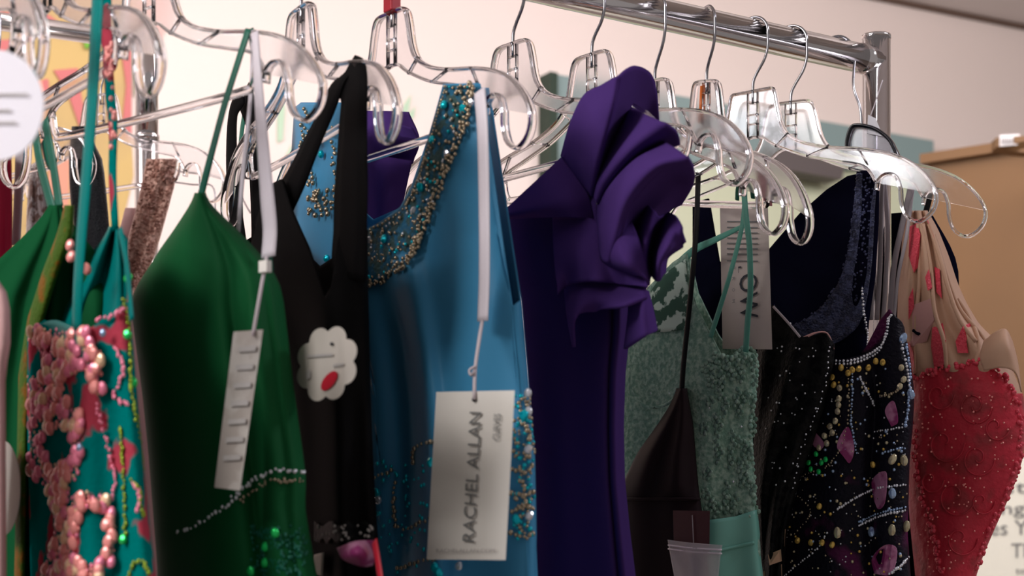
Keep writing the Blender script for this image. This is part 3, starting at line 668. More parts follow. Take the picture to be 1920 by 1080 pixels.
# left shoulder piece
for pth in ([(572, 205), (566, 260), (572, 330), (592, 370), (606, 395)], [(578, 215), (576, 270), (582, 330), (600, 362)], [(650, 250), (640, 300), (632, 350), (624, 392)], [(626, 240), (624, 300), (634, 350)]):
    beads(t, 'gold_bead_row', along(g, pth, 6, .005, 5), .0016, 'goldbead')
beads(t, 'gold_beads', [g.at(random.uniform(578, 615), random.uniform(355, 405), .005) for _ in range(30)], .0018, 'goldbead')
gems(t, 'gem', [g.at(598, 268, .005), g.at(602, 290, .005), g.at(612, 485, .004)], .0028, 'tealgem')
# waist embroidery
wz = []
for pth in ([(816, 828), (790, 832), (775, 848), (776, 872)], [(690, 908), (706, 894), (735, 882)], [(740, 986), (762, 992), (785, 982), (812, 968)], [(745, 1066), (770, 1058), (812, 1046)], [(740, 905), (738, 950), (742, 985)],
            [(963, 790), (985, 800), (995, 830)], [(960, 880), (985, 885), (1000, 870)], [(958, 925), (985, 930), (1003, 920)], [(960, 960), (985, 950), (1004, 955)], [(958, 1000), (985, 1005), (1006, 998)], [(965, 760), (985, 745), (992, 770)]):
    beads(t, 'gold_bead_row', along(g, pth, 8, .004, 1.5), .0017, 'goldbead')
beads(t, 'gold_beads', [g.at(random.uniform(962, 1002), random.uniform(740, 1010), .004) for _ in range(110)], .0014, 'goldbead')
beads(t, 'teal_beads', [g.at(random.uniform(962, 1002), random.uniform(740, 1010), .004) for _ in range(60)]+[g.at(random.uniform(690, 815), random.uniform(860, 1075), .003) for _ in range(70)], .0014, 'tealgem')
gems(t, 'gem', [g.at(990, 738, .006), g.at(991, 772, .006), g.at(990, 843, .006), g.at(992, 968, .006), g.at(709, 938, .005), g.at(860, 1062, .005)], .0030, 'crystal')
gems(t, 'gem', [g.at(808, 868, .006), g.at(982, 780, .005), g.at(968, 975, .005), g.at(815, 1065, .005), g.at(706, 925, .005), g.at(823, 1075, .005)], .0033, 'tealgem')
ribbon(t, 'hanger_loop', sE, [(899, 170, -.034), (905, 250, -.036), (908, 400, -.036), (908, 520, -.036), (905, 602, -.036)], 21, 'ribbon', label='white printed hanger loop')
# brand tag of the blue dress
TP = lambda x, y, d=0: sE(x, y, -.058+d)
tq = thing('brand_tag', 'large white swing tag lettered vertically on the blue dress', 'tag', TP(885, 890))
cor = [(818, 735), (965, 732), (948, 1050), (800, 1049)]
rows = []
for j in range(9):
    v_ = j/8; bow = -.004*math.sin(v_*math.pi)
    rows.append([TP(cor[0][0]*(1-v_)+cor[3][0]*v_+(cor[1][0]-cor[0][0]+(cor[2][0]-cor[3][0]-cor[1][0]+cor[0][0])*v_)*s, 735+v_*314.5, bow*0) for s in (0, .5, 1)])
part(tq, 'card', *slabpoly([TP(*c) for c in cor], Vector((0, 1, 0)), .0008), M['card'], smooth=False)
ey = None
o1 = TP(889, 1017, -.0016); o2 = TP(903, 773, -.0016); ex = (o2-o1); L_ = ex.length; ex = ex.normalized(); nrm = -sE.n; eyv = nrm.cross(ex).normalized()
text(tq, 'RACHEL ALLAN', o1, ex, eyv, 29/F*o1.y/math.cos(sE.a)*.80, 'ink', 'lettering', L_)
o1 = TP(936, 826, -.0016); o2 = TP(939, 776, -.0016); ex = (o2-o1); L_ = ex.length; ex = ex.normalized(); eyv = nrm.cross(ex).normalized()
text(tq, 'CURVES', o1, ex, eyv, 16/F*o1.y/math.cos(sE.a)*.80, 'ink', 'lettering', L_)
o1 = TP(818, 1036, -.0016); o2 = TP(928, 1036, -.0016); ex = (o2-o1); L_ = ex.length; ex = ex.normalized()
text(tq, 'RACHELALLAN.COM', o1, ex, Vector((0, 0, 1)), 7/F*o1.y, 'ink_faint', 'lettering', L_)
part(tq, 'eyelet', *ball(TP(889, 749, -.001), .0016, 10, 6), M['ink_black'])
part(tq, 'string', *join(sweep(cat_rom([sE(904, 602, -.037), sE(898, 640, -.05), sE(891, 692, -.057), TP(889, 749, -.002)], 16), .0028, .0022, sE.h, 6), sweep(cat_rom([sE(893, 686, -.058), sE(880, 694, -.06), sE(884, 704, -.06), sE(890, 694, -.06)], 10), .0018, .0018, sE.h, 6)), M['string'])

# ------------------------------------------------------------ purple dress
sF = Slab(975, 48)
def fp(u, y):
    return .006*math.exp(-((u-.90)/.03)**2)-.006*math.exp(-((u-.84)/.02)**2)+.003*math.sin(u*9)
g = Garment(sF, [(310, 1052, 1110), (350, 1010, 1112), (395, 952, 1118), (440, 956, 1125), (520, 970, 1170), (560, 980, 1182), (620, 985, 1180), (700, 992, 1171), (800, 998, 1168), (900, 1003, 1170), (1000, 1004, 1180), (1080, 1000, 1190), (1750, 970, 1260)], .06, fp)
t = dress('dress', 'deep purple crepe gown with large ruffled shoulder', 'dresses on the near rail', g, 'purple_dk')
def CP(cx_, cy_, d=0): return sF(940+cx_/1.895, 110+cy_/1.895, -.034+d*1.6)
def ruffle(name, curves, nu=60, nv=26, m='purple', lab=None):
    part(t, name, *loft([[CP(*p) for p in c] for c in curves], nu, nv), M[m], solid=.0025, label=lab)
ruffle('ruffle_fold', [[(215, 345, .0), (250, 225, -.012), (298, 130, -.018), (360, 95, -.026), (405, 68, -.032), (420, 62, -.030)], [(218, 348, .0), (248, 290, -.012), (285, 240, -.02), (330, 210, -.028), (385, 190, -.032), (396, 184, -.028)],
                       [(221, 351, .0), (238, 345, -.006), (262, 350, -.012), (292, 355, -.018), (336, 366, -.020), (346, 370, -.018)], [(222, 352, .004), (240, 380, .0), (262, 410, -.002), (290, 445, -.004), (316, 480, -.004), (324, 488, -.002)]], 70, 34)
ruffle('ruffle_fold', [[(418, 63, -.031), (450, 37, -.022), (484, 27, -.004), (528, 50, .016), (549, 115, .038), (560, 220, .055)], [(396, 180, -.029), (415, 165, -.018), (440, 165, .0), (465, 175, .018), (490, 200, .036), (510, 240, .05)],
                       [(347, 366, -.018), (356, 360, -.008), (366, 362, .004), (378, 368, .014), (390, 380, .024), (400, 390, .032)], [(324, 488, -.002), (326, 489, .0), (328, 490, .003), (330, 492, .006), (332, 494, .008), (334, 496, .010)]], 50, 30)
ruffle('ruffle_fold', [[(436, 190, .030), (470, 186, .0), (500, 194, -.014), (565, 222, -.030), (612, 250, -.024), (630, 272, -.010), (634, 300, .020)], [(392, 286, .020), (405, 290, .0), (420, 298, -.012), (455, 316, -.024), (484, 328, -.020), (500, 338, -.006), (506, 352, .022)],
                       [(344, 400, .010), (348, 406, .0), (354, 414, -.010), (368, 426, -.015), (380, 440, -.012), (386, 448, -.002), (392, 460, .014)], [(330, 494, .004), (332, 497, .0), (334, 500, -.006), (338, 508, -.008), (341, 514, -.006), (343, 518, .0), (345, 522, .004)]], 60, 30)
ruffle('ruffle_fold', [[(546, 285, .020), (575, 296, -.010), (604, 313, -.028), (640, 333, -.040), (668, 358, -.040), (684, 388, -.026)], [(446, 355, .016), (462, 358, -.006), (482, 364, -.022), (520, 376, -.036), (548, 385, -.040), (568, 396, -.032)],
                       [(364, 452, .010), (374, 460, -.004), (388, 472, -.016), (416, 492, -.026), (440, 505, -.030), (460, 522, -.026)], [(343, 525, .004), (348, 560, -.008), (358, 600, -.018), (378, 630, -.024), (400, 642, -.026), (420, 640, -.022)],
                       [(346, 600, .0), (350, 640, -.006), (354, 680, -.012), (364, 715, -.020), (382, 722, -.022), (402, 700, -.018)]], 60, 34)
ruffle('ruffle_fold', [[(683, 387, -.027), (688, 420, .0), (674, 458, .030), (640, 515, .055)], [(567, 395, -.033), (600, 440, .0), (612, 490, .030), (600, 535, .055)], [(459, 521, -.027), (490, 560, .0), (520, 590, .030), (545, 605, .050)], [(419, 640, -.023), (440, 650, .0), (470, 660, .02), (510, 680, .04)], [(401, 700, -.019), (430, 715, .0), (460, 720, .018), (500, 730, .035)]], 40, 34)
# left flap
ruffle('shoulder_flap', [[(8, 548, -.004), (80, 480, -.008), (150, 415, -.008), (216, 352, .0)], [(12, 560, -.010), (120, 535, -.016), (220, 500, -.014), (300, 470, -.004)], [(14, 566, .002), (120, 560, -.008), (240, 562, -.010), (330, 575, .002)]], 40, 20)
# lower folds, right of the shoulder
ruffle('ruffle_fold', [[(430, 520, .0), (470, 600, -.014), (500, 690, -.018), (522, 800, -.008)], [(400, 560, -.010), (415, 640, -.024), (440, 720, -.028), (500, 770, -.02)], [(352, 600, -.006), (352, 680, -.014), (372, 725, -.014), (470, 768, -.008)]], 40, 20)
ruffle('ruffle_fold', [[(490, 480, .010), (540, 540, -.006), (560, 560, .006), (596, 548, .016), (620, 560, -.004), (640, 600, -.012), (652, 655, -.004)],
                       [(480, 560, .006), (520, 620, -.012), (535, 620, .006), (560, 625, .010), (590, 655, -.014), (615, 665, -.008), (640, 668, .004)],
                       [(470, 600, .004), (505, 700, -.014), (520, 700, .006), (540, 690, .008), (560, 730, -.012), (575, 700, -.006), (590, 705, .006)],
                       [(470, 640, .002), (515, 800, -.010), (525, 780, .004), (535, 770, .006), (555, 790, -.006), (570, 770, -.004), (580, 760, .004)]], 60, 26)
# tiers
ruffle('ruffle_tier', [[(185, 565, .004), (260, 570, .0), (330, 575, -.004), (380, 640, -.006), (450, 720, -.008)], [(190, 700, -.010), (250, 690, -.014), (330, 690, -.014), (400, 740, -.012), (500, 760, -.01)], [(200, 838, -.020), (240, 805, -.012), (330, 790, -.020), (420, 800, -.010), (520, 812, -.018)]], 50, 20)
ruffle('ruffle_tier', [[(225, 800, .0), (300, 770, -.002), (400, 760, -.002), (520, 800, -.004)], [(235, 900, -.012), (290, 850, -.018), (400, 840, -.012), (510, 830, -.012)], [(258, 1025, -.014), (262, 920, -.026), (340, 895, -.012), (430, 880, -.022), (520, 850, -.012)]], 50, 20)
ruffle('ruffle_tier', [[(455, 800, .006), (490, 810, -.004), (520, 830, .006)], [(455, 900, .004), (500, 870, -.014), (535, 890, .002)], [(440, 1032, .004), (505, 990, -.014), (552, 968, -.004)]], 30, 20)
# far shoulder seen behind the blue dress
def LP(x, y, d=0): return sF(x, y, -.01+d)
gs = [[LP(672, 208, -.01), LP(720, 210, -.02), LP(766, 212, .0)], [LP(672, 250, -.02), LP(725, 255, -.03), LP(786, 262, -.004)], [LP(674, 300, -.01), LP(720, 296, -.015), LP(776, 300, .0)], [LP(676, 320, -.02), LP(715, 308, -.03), LP(768, 318, -.004)], [LP(680, 440, -.012), LP(712, 430, -.02), LP(746, 420, .0)]]
part(t, 'far_shoulder', *loft(gs, 24, 30), M['purple'], solid=.0025)
part(t, 'bow_tail', *loft([[LP(740, 230, -.03), LP(772, 240, -.035)], [LP(752, 258, -.03), LP(785, 262, -.03)]], 10, 8), M['purple_dk'], solid=.002)

# ------------------------------------------------------------ mint lace dress
sG = Slab(1325, 45)
fm = lambda u, y: .007*math.sin(u*9+y*.003)*min(1, max(0, (y-600)/200))
g = Garment(sG, [(470, 1172, 1345), (560, 1168, 1345), (620, 1165, 1385), (670, 1160, 1420), (740, 1160, 1416), (800, 1160, 1409), (880, 1160, 1412), (960, 1162, 1416), (1020, 1165, 1424), (1080, 1165, 1426), (1750, 1120, 1500)], .05, fm,
            T=[(1160, 655), (1178, 610), (1215, 540), (1262, 492), (1290, 474), (1300, 560), (1318, 630), (1340, 668), (1372, 672), (1395, 655), (1420, 668)],
            TB=[(1160, 655), (1230, 530), (1292, 474), (1330, 640), (1420, 668)])
t = dress('dress', 'mint green lace dress with satin waist behind taupe tag', 'dresses on the near rail', g, 'mint_lace', nu=90)
part(t, 'lace_yoke', *loft([[g.at(1205, 570, .002), g.at(1240, 520, .002), g.at(1285, 486, .002)], [g.at(1200, 600, .003), g.at(1240, 570, .003), g.at(1292, 560, .003)], [g.at(1200, 622, .003), g.at(1245, 622, .003), g.at(1290, 618, .003)]], 20, 14), M['mint_pale'], solid=.0006, label='pale open lace yoke')
gm = Garment(sG, [(955, 1210, 1419), (1010, 1210, 1425), (1022, 1210, 1421), (1030, 1210, 1424), (1080, 1210, 1430), (1750, 1150, 1520)], .056, fm, T=[(1165, 975), (1330, 975), (1380, 968), (1420, 955)])
part(t, 'satin_skirt', *gm.mesh(50, 40), M['mint'], solid=.001, label='smooth mint satin skirt')
part(t, 'waist_fold', *sweep(cat_rom([gm.at(x, 1036-(x-1330)*.22, .001) for x in range(1330, 1425, 12)], 24), .003, .004, Vector((0, 0, 1)), 8), M['mint'])
ribbon(t, 'strap', sG, [(1262, 505, -.022), (1300, 470, -.024), (1340, 450, -.026), (1385, 428, -.028), (1400, 420, -.03)], lambda u: 6+14*(1-u), 'mint_strap', wdir=Vector((0, 0, 1)))
ribbon(t, 'strap', sG, [(1394, 340, -.035), (1398, 400, -.037), (1405, 460, -.038), (1407, 540, -.036), (1402, 600, -.032), (1398, 660, -.026)], 11, 'mint_strap')
ribbon(t, 'strap', sG, [(1398, 340, -.03), (1392, 420, -.032), (1370, 510, -.034), (1352, 570, -.032), (1332, 632, -.026)], 9, 'mint_strap')
ribbon(t, 'strap', sG, [(1382, 375, -.028), (1384, 352, -.036), (1395, 340, -.044), (1408, 352, -.044), (1412, 372, -.036)], 7, 'green_strap')
fl_ = []
for _ in range(90):
    x, y = random.uniform(1320, 1418), random.uniform(670, 975)
    c = g.at(x, y, .0015)
    for k in range(5): fl_.append(ball(c+sG.h*(.0035*math.cos(k*1.257))+Vector((0, 0, .0035*math.sin(k*1.257))), .0022, 6, 4, sG.n, .4))
part(t, 'lace_flowers', *join(*fl_), M['mint_lace'], kind='stuff')
beads(t, 'edge_scallops', along(g, [(1340, 664), (1372, 670), (1395, 652), (1418, 668), (1414, 740), (1408, 800), (1412, 900), (1416, 965)], 6, .001, 2), .0024, 'mint_lace')
beads(t, 'crystal_beads', [g.at(x, y, .003) for x, y in ((1220, 737), (1255, 738), (1375, 903), (1330, 765), (1390, 800))], .0009, 'crystal')
ribbon(t, 'cup_seam', sG, [(1180, 690, -.026), (1182, 730, -.03), (1210, 762, -.032), (1245, 760, -.032), (1275, 738, -.03)], 5, 'mint_lace')

# plum satin halter
sH = Slab(1290, 46)
def fpl(u, y): return .004*math.sin((u-.1)*13)*min(1, max(0, (y-735)/120))*(1 if y < 930 else .3)
g = Garment(sH, [(728, 1271, 1286), (760, 1258, 1292), (800, 1232, 1299), (850, 1196, 1303), (900, 1172, 1307), (932, 1162, 1311), (1000, 1160, 1320), (1080, 1160, 1330), (1750, 1130, 1380)], .04, fpl, d=-.012)
t = dress('dress', 'dark plum satin halter dress hanging from a black cord', 'dresses on the near rail', g, 'plum')
ribbon(t, 'halter_cord', sH, [(1309, 330, -.01), (1306, 420, -.016), (1298, 520, -.022), (1288, 620, -.026), (1281, 690, -.028), (1278, 738, -.026)], 10, 'black_cord')
part(t, 'waistband', *sweep([g.at(x, 936, .001) for x in range(1164, 1312, 8)], .003, .010, Vector((0, 0, 1)), 8), M['plum'])
MP = lambda x, y, d=0: sH(x, y, -.045+d)
t = thing('swatch_card', 'small maroon card pinned low on the plum satin dress', 'card', MP(1296, 998))
part(t, 'card', *slabpoly([MP(1262, 957), MP(1331, 958), MP(1330, 1042), MP(1264, 1036)], Vector((0, 1, 0)), .0008), M['maroon'], smooth=False)
part(t, 'pin', *sweep([MP(1298, 966, -.001), MP(1301, 1030, -.001)], .0008, .0008, sH.h, 6), M['ribbon_grey'])
t = thing('zip_bag', 'clear plastic zip bag hanging below the maroon card', 'bag', MP(1302, 1050, -.003))
part(t, 'bag', *loft([[MP(1252, 1012, -.003), MP(1300, 1018, -.008), MP(1354, 1022, -.003)], [MP(1258, 1045, -.003), MP(1302, 1048, -.012), MP(1350, 1050, -.003)], [MP(1272, 1120, -.003), MP(1302, 1120, -.012), MP(1344, 1120, -.003)]], 30, 24), M['zip'], solid=.0006)
for yy in (0, 7): part(t, 'zip_seal', *sweep(cat_rom([MP(1253, 1022+yy, -.0045), MP(1300, 1028+yy, -.0095), MP(1353, 1031+yy, -.0045)], 16), .0014, .0014, Vector((0, 0, 1)), 6), M['ribbon'])

# taupe swing tag with LOW lettering
sI = Slab(1375, 43)
IP = lambda x, y, d=0: sI(x, y, -.03+d)
t = thing('brand_tag', 'tall taupe swing tag with vertical black letters', 'tag', IP(1398, 520))
part(t, 'card', *slabpoly([IP(1350, 388), IP(1440, 390), IP(1448, 655), IP(1355, 654)], Vector((0, 1, 0)), .0008), M['card_tan'], smooth=False)
nrm = -sI.n
def vtext(body, x, y0, y1, hpx, m):      # reads downward, letter tops to the right
    o1 = IP(x, y0, -.0014); o2 = IP(x+(y1-y0)*.02, y1, -.0014); ex = (o2-o1); L_ = ex.length; ex = ex.normalized(); eyv = nrm.cross(ex).normalized()
    text(t, body, o1, ex, eyv, hpx/F*o1.y/math.cos(sI.a)*.86, m, 'lettering', L_)
vtext('L', 1384, 500, 512, 6, 'ink_black'); vtext('OW', 1386, 516, 600, 35, 'ink_black')
for i, ch in enumerate('PROM'): vtext(ch, 1373, 499+i*21, 505+i*21, 5, 'ink')
for k, y in enumerate((414, 425, 435, 445, 455, 465, 475, 488)):
    part(t, 'printed_line', *slabpoly([IP(1363, y, -.0014), IP(1421, y+.6, -.0014), IP(1421, y+2.6, -.0014), IP(1363, y+2, -.0014)], Vector((0, 1, 0)), .0003), M['ink'], smooth=False)
t = thing('size_label', 'small maroon fabric label hanging above the taupe tag', 'label', IP(1432, 350, .02))
part(t, 'label_cloth', *slabpoly([IP(1418, 318, .02), IP(1446, 320, .02), IP(1448, 386, .02), IP(1420, 384, .02)], Vector((0, 1, 0)), .001), M['maroon2'], smooth=False)

# ------------------------------------------------------------ black lace dress, beaded dress, navy dress
sJ = Slab(1400, 41)
g = Garment(sJ, [(600, 1422, 1566), (680, 1420, 1562), (760, 1418, 1545), (840, 1414, 1520), (920, 1416, 1492), (1000, 1424, 1474), (1080, 1430, 1468), (1750, 1410, 1500)], .035, lambda u, y: .003*math.sin(u*14+y*.02),
            T=[(1420, 665), (1440, 575), (1452, 572), (1480, 605), (1505, 632), (1530, 628), (1548, 622), (1566, 650)])
t = dress('dress', 'black lace dress with nude waist cutouts left of beaded gown', 'dresses on the near rail', g, 'blacklace', nu=80)
ribbon(t, 'neck_edge', sJ, [(1506, 634, -.018), (1530, 624, -.016), (1548, 624, -.012), (1558, 640, -.008), (1562, 655, -.004)], 5, 'nude_pink', label='pale pink edge')
ribbon(t, 'neck_edge', sJ, [(1450, 575, -.02), (1475, 602, -.022), (1500, 632, -.022)], 4, 'ribbon_grey')
beads(t, 'lace_beads', [g.at(random.uniform(1435, 1535), random.uniform(600, 960), .002) for _ in range(60)]+along(g, [(1558, 650), (1548, 720), (1525, 790), (1500, 850), (1485, 920)], 7, .002, 3), .0008, 'crystal')
for q in ([(1440, 1040), (1464, 1030), (1466, 1052), (1443, 1060)], [(1431, 1072), (1466, 1058), (1468, 1110), (1434, 1110)], [(1472, 992), (1478, 992), (1476, 1025), (1471, 1025)]):
    part(t, 'nude_cutout', *slabpoly([g.at(x, y, .004) for x, y in q], Vector((0, 1, 0)), .001), M['nude'], smooth=False, label='nude mesh cutout')
sK = Slab(1450, 38)
def fk(u, y): return .004*math.sin(u*12+y*.003)-.012*math.exp(-((u-.72)/.05)**2)*min(1, max(0, (y-660)/80))
g = Garment(sK, [(620, 1462, 1694), (660, 1462, 1704), (740, 1462, 1713), (800, 1460, 1710), (860, 1460, 1704), (1000, 1458, 1700), (1080, 1456, 1706), (1750, 1430, 1760)], .05, fk,
            T=[(1462, 900), (1500, 790), (1530, 715), (1560, 680), (1590, 672), (1622, 664), (1645, 650), (1660, 630), (1664, 600), (1672, 586), (1690, 604), (1705, 640)],
            TB=[(1462, 900), (1530, 730), (1590, 690), (1625, 650), (1650, 602), (1668, 580), (1705, 640)])
t = dress('dress', 'black strapless gown covered in iridescent stones', 'dresses on the near rail', g, 'mosaic', nu=90, nv=90)
for off in (0, 6): beads(t, 'neckline_beads', along(g, [(1560, 676+off), (1595, 676+off), (1625, 666+off), (1648, 652+off), (1662-off*.3, 628), (1666-off*.2, 600), (1672, 590)], 4, .003, .4), .0011, 'crystal')
for pth, mk, r, st in (([(1598, 700), (1598, 740), (1596, 790), (1606, 850)], 'blue_st', .0011, 5), ([(1588, 690), (1592, 740), (1588, 800), (1570, 850), (1545, 880)], 'goldbead', .0010, 5),
    ([(1613, 708), (1625, 732), (1640, 762)], 'crystal', .0012, 4), ([(1698, 640), (1706, 700), (1703, 760), (1697, 800)], 'blue_st', .0014, 5), ([(1650, 742), (1668, 740), (1685, 730)], 'goldbead', .0012, 4),
    ([(1470, 1080), (1530, 1030), (1550, 1000)], 'crystal', .0009, 5), ([(1570, 955), (1610, 930), (1650, 915), (1700, 908)], 'crystal', .0011, 4), ([(1610, 985), (1650, 968), (1700, 956)], 'crystal', .0012, 4), ([(1610, 978), (1650, 962), (1700, 950)], 'blue_st', .0010, 4),
    ([(1668, 1075), (1690, 1060), (1706, 1042)], 'crystal', .0014, 4), ([(1480, 908), (1510, 890), (1540, 880)], 'goldbead', .0009, 5), ([(1640, 810), (1670, 805), (1700, 800)], 'crystal', .0009, 5), ([(1655, 850), (1680, 842), (1700, 840)], 'blue_st', .0012, 5),
    ([(1485, 920), (1520, 960), (1490, 1000)], 'goldbead', .0009, 6), ([(1690, 640), (1700, 690), (1708, 740)], 'crystal', .0012, 6), ([(1480, 960), (1475, 1010)], 'crystal', .0008, 6)):
    beads(t, 'bead_string', along(g, pth, st, .003, 1), r, mk)
st1 = [(1577, 690), (1590, 700), (1610, 692), (1628, 690), (1642, 678), (1655, 680), (1598, 694), (1560, 708), (1540, 735)]
st2 = [(1574, 728), (1573, 748), (1570, 772), (1566, 790), (1556, 800), (1546, 818), (1536, 840), (1690, 690), (1694, 712), (1687, 725), (1533, 720), (1572, 760), (1560, 812), (1550, 832)]
gems(t, 'stone', [g.at(x, y, .004) for x, y in st2], .0026, 'champagne', .5)
gems(t, 'stone', [g.at(x, y, .004) for x, y in st1+[(1537, 722), (1563, 722), (1637, 872), (1536, 950), (1520, 1018), (1541, 1018), (1495, 1014), (1560, 1022)]], .0026, 'amber', .5)
gems(t, 'teardrop_stone', [g.at(x, y, .005) for x, y in ((1673, 862), (1695, 864), (1672, 995), (1699, 988), (1570, 1000))], .0034, 'champagne', .5, 1.3)
gems(t, 'teardrop_stone', [g.at(x, y, .005) for x, y in ((1634, 998), (1693, 635), (1673, 926), (1708, 740))], .0034, 'blue_st', .5, 1.2)
gems(t, 'stone', [g.at(x, y, .004) for x, y in ((1530, 852), (1516, 868), (1540, 868), (1520, 880), (1535, 885), (1548, 862))], .0022, 'lime_gem', .5)
for q in ([(1585, 860), (1570, 835), (1590, 800), (1602, 840), (1594, 868)], [(1528, 838), (1512, 815), (1525, 808), (1545, 830), (1540, 842)], [(1640, 1076), (1636, 1046), (1660, 1022), (1682, 1030), (1672, 1076)], [(1640, 940), (1636, 900), (1662, 885), (1660, 940), (1648, 955)], [(1672, 800), (1660, 770), (1676, 752), (1684, 790)]):
    part(t, 'petal_applique', *slabpoly([g.at(v_.x, v_.y, .003) for v_ in cat_rom([(x, y, 0) for x, y in q+[q[0]]], 25)[:-1]], sK.n, -.0008), M['petal'], smooth=False)
rnd = [g.at(random.uniform(1480, 1700), random.uniform(700, 1080), .002) for _ in range(150)]
beads(t, 'scattered_beads', rnd[:90], .0007, 'crystal'); beads(t, 'scattered_beads', rnd[90:], .0008, 'goldbead')
for mk_, n_ in (('champagne', 60), ('amber', 40), ('blue_st', 45)): beads(t, 'scattered_stones', [g.at(random.uniform(1480, 1698), random.uniform(690, 1080), .0025) for _ in range(n_)], .0012, mk_)
# navy
sL = Slab(1500, 33)
g = Garment(sL, [(318, 1300, 1648), (420, 1300, 1646), (520, 1300, 1640), (600, 1300, 1628), (700, 1300, 1622), (1080, 1290, 1640), (1750, 1260, 1700)], .045, lambda u, y: .003*math.sin(u*14),
            T=[(1300, 380), (1330, 372), (1345, 480), (1380, 600), (1440, 628), (1500, 606), (1545, 572), (1575, 520), (1592, 450), (1600, 380), (1606, 322), (1648, 318)],
            TB=[(1300, 380), (1335, 400), (1350, 490), (1380, 500), (1440, 470), (1500, 400), (1550, 356), (1590, 330), (1648, 318)])
t = dress('dress', 'navy sequined dress with wide strap and scooped neck', 'dresses on the near rail', g, 'navy', nu=110)
upn = [(1450, 622), (1500, 605), (1545, 570), (1576, 520), (1593, 450), (1601, 380), (1607, 325)]
lon = [(1450, 690), (1530, 660), (1590, 630), (1618, 590), (1634, 500), (1640, 400), (1645, 325)]
part(t, 'sequined_yoke', *loft([[g.at(x, y, .002) for x, y in upn], [g.at(x, y, .002) for x, y in lon]], 60, 20), M['navy_seq'], solid=.0008, label='navy sequined yoke')
sq = []
for _ in range(420):
    i = random.uniform(0, 5.99); k = int(i); f = i-k; s = random.random()**1.6
    sq.append(g.at((upn[k][0]*(1-f)+upn[k+1][0]*f)*(1-s)+(lon[k][0]*(1-f)+lon[k+1][0]*f)*s, (upn[k][1]*(1-f)+upn[k+1][1]*f)*(1-s)+(lon[k][1]*(1-f)+lon[k+1][1]*f)*s, .0035))
beads(t, 'navy_sequins', sq, .0010, 'navy_seq', -sL.n, .5)
beads(t, 'armhole_beads', along(g, [(1616, 540), (1622, 600), (1632, 640), (1640, 655)], 4, .004, 1), .0012, 'crystal')

# silver grey straps beside the navy dress
sM = Slab(1535, 31)
t = thing('dress_straps', 'bundle of silvery grey satin straps left of coral dress', 'straps', sM(1655, 600))
for pts, wd in (([(1652, 330), (1646, 400), (1636, 500), (1632, 600)], 12), ([(1654, 330), (1652, 420), (1650, 500), (1644, 600)], 10), ([(1657, 330), (1664, 420), (1662, 500), (1656, 600)], 9),
                ([(1708, 350), (1690, 430), (1676, 500), (1668, 600)], 12), ([(1712, 350), (1700, 440), (1684, 520), (1676, 600)], 7), ([(1650, 330), (1640, 440), (1626, 520), (1622, 590)], 6)):
    ribbon(t, 'strap', sM, [(x, y, random.uniform(-.004, .004)) for x, y in pts], wd, 'ribbon_grey')
t2 = thing('dress', 'dark garment with black armhole edge behind the coral dress', 'dress', Slab(1640, 26)(1740, 1400), 'dresses on the near rail')
sN = Slab(1630, 26)
gn = Garment(sN, [(400, 1672, 1745), (450, 1672, 1775), (480, 1672, 1790), (520, 1672, 1798), (560, 1674, 1796), (700, 1680, 1780), (1080, 1690, 1780), (1750, 1690, 1800)], .02, T=[(1672, 400), (1740, 395), (1760, 420), (1800, 520)])
part(t2, 'body', *gn.mesh(30, 40), M['navy'], solid=.001)

# ------------------------------------------------------------ coral dress
sO = Slab(1590, 28)
fc = lambda u, y: (.004*math.sin(u*20+y*.008) if y < 700 else .002*math.sin(u*7+y*.01))
g = Garment(sO, [(395, 1700, 1738), (430, 1694, 1758), (480, 1690, 1778), (530, 1686, 1794), (570, 1684, 1812), (610, 1683, 1836), (640, 1686, 1868), (670, 1694, 1890), (700, 1702, 1900), (740, 1706, 1917), (800, 1704, 1921), (860, 1702, 1916), (920, 1703, 1896), (980, 1707, 1868), (1040, 1713, 1842), (1080, 1717, 1828), (1300, 1725, 1800), (1750, 1690, 1840)], .06, fc)
gb = Garment(sO, [(640, 1686, 1868), (670, 1694, 1886), (700, 1702, 1902), (740, 1706, 1918), (800, 1704, 1922), (860, 1702, 1917), (920, 1703, 1897), (980, 1707, 1869), (1040, 1713, 1843), (1080, 1717, 1829), (1300, 1725, 1802), (1750, 1690, 1845)], .066, lambda u, y: .002*math.sin(u*7+y*.01),
             T=[(1700, 716), (1720, 708), (1760, 694), (1800, 688), (1830, 676), (1850, 684), (1880, 706), (1902, 738)])
t = thing('dress', 'coral red lace dress with nude mesh top at the right end', 'dress', sO(1800, 1750), 'dresses on the near rail')
part(t, 'body', *gb.mesh(80, 90), M['coral'], solid=.001)
part(t, 'mesh_top', *g.mesh(80, 50, bot=780), M['nude'], solid=.001, label='nude mesh top')
# ruched shoulder
part(t, 'ruched_sleeve', *loft([[sO(1845, 640, -.03), sO(1868, 622, -.04), sO(1886, 618, -.04), sO(1898, 640, -.03)], [sO(1838, 668, -.04), sO(1866, 650, -.05), sO(1892, 650, -.05), sO(1908, 680, -.03)], [sO(1845, 695, -.04), sO(1880, 690, -.05), sO(1904, 700, -.045), sO(1915, 735, -.03)]], 30, 20), M['nude'], solid=.001, label='ruched nude sleeve')
for pts in ([(1742, 420), (1762, 480), (1778, 540), (1800, 600), (1830, 640)], [(1730, 420), (1745, 500), (1752, 580), (1770, 640), (1775, 690)], [(1752, 440), (1776, 520), (1800, 580), (1838, 625), (1860, 660)], [(1722, 420), (1724, 520), (1718, 600), (1716, 700)], [(1795, 560), (1820, 600), (1835, 640), (1830, 680)]):
    part(t, 'mesh_fold', *sweep(cat_rom([g.at(x, y, .002) for x, y in pts], 24), .004, .003, sO.h, 6), M['nude'])
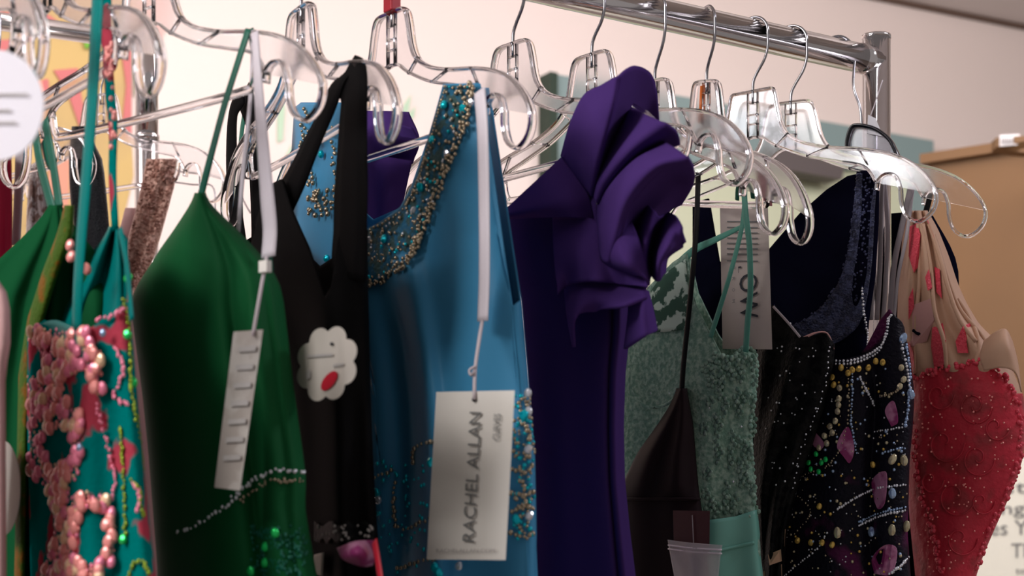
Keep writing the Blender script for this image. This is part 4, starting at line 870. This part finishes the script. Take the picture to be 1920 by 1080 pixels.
def appl(pts, m='coral_trim', lift=.003):
    part(t, 'lace_applique', *slabpoly([g.at(x, y, lift) for x, y in pts], sO.n, -.0008), M[m], smooth=False, label='coral lace applique')
appl([(1706, 425), (1720, 418), (1726, 440), (1722, 500), (1714, 512), (1704, 480)])
appl([(1738, 412), (1754, 418), (1762, 440), (1752, 446)])
appl([(1704, 560), (1712, 540), (1714, 575), (1704, 600)])
appl([(1748, 615), (1768, 606), (1774, 640), (1770, 685), (1752, 690), (1746, 650)])
appl([(1792, 640), (1806, 612), (1822, 604), (1812, 640), (1816, 662), (1796, 662)])
appl([(1704, 640), (1712, 660), (1716, 700), (1704, 712), (1698, 690)])
appl([(1735, 520), (1742, 505), (1748, 540), (1740, 545)])
appl([(1752, 500), (1762, 505), (1766, 560), (1756, 548)])
appl([(1692, 600), (1712, 572), (1745, 560), (1752, 600), (1738, 640), (1712, 650), (1694, 640)], 'nude_pink', .001)
beads(t, 'label_stitching', [g.at(1713+i*3, 620+6*math.sin(i*.45), .004) for i in range(10)], .0012, 'navy')
for pth in ([(1704, 714), (1730, 704), (1770, 690), (1805, 686), (1832, 676)], [(1832, 676), (1856, 684), (1882, 706), (1902, 740), (1914, 780)], [(1912, 780), (1913, 850), (1898, 905), (1872, 960), (1850, 1010), (1832, 1070)], [(1712, 790), (1716, 880), (1740, 960), (1755, 1020), (1765, 1075)]):
    beads(t, 'lace_edge', along(gb, pth, 3.0, .001, 5), .0020, 'coral_trim')
def swirl(cx_, cy_, r0, turns):
    return cat_rom([gb.at(cx_+r*math.cos(a), cy_+r*1.1*math.sin(a), .0015) for a, r in [(i*.5, r0*(1-i/(turns*12.6))) for i in range(int(turns*12.6))]], 70)
for c in ((1826, 762, 34, 1.6), (1832, 860, 34, 1.5), (1770, 830, 40, 1.2), (1760, 740, 30, 1.2), (1790, 930, 40, 1.3), (1866, 800, 28, 1.2), (1800, 1010, 34, 1.2), (1745, 900, 26, 1.2), (1840, 940, 26, 1.2)):
    part(t, 'lace_cord', *sweep(swirl(*c), .0014, .0009, sO.h, 6), M['coral'])
beads(t, 'lace_sequins', [gb.at(random.uniform(1712, 1900), random.uniform(700, 900), .003) for _ in range(90)]+[gb.at(random.uniform(1720, 1860), random.uniform(900, 1080), .003) for _ in range(60)], .0008, 'pink_seq')
ribbon(t, 'strap', sO, [(1745, 362, -.01), (1738, 390, -.012), (1730, 420, -.014)], 12, 'black_cord')
# white paper tag by the post
t = thing('paper_tag', 'small white paper tag hanging in front of chrome post', 'tag', railpt(1600)+Vector((0, 0, -.08)))
pp = Slab(1610, 30)
part(t, 'card', *slabpoly([pp(1628, 215, -.02), pp(1642, 222, -.02), pp(1656, 256, -.02), pp(1626, 250, -.02)], Vector((0, 1, 0)), .001), M['card_white'], smooth=False)
part(t, 'string', *sweep(cat_rom([pp(1655, 150, -.02), pp(1642, 190, -.02), pp(1632, 218, -.02)], 10), .001, .001, Vector((1, 0, 0)), 6), M['ribbon'])
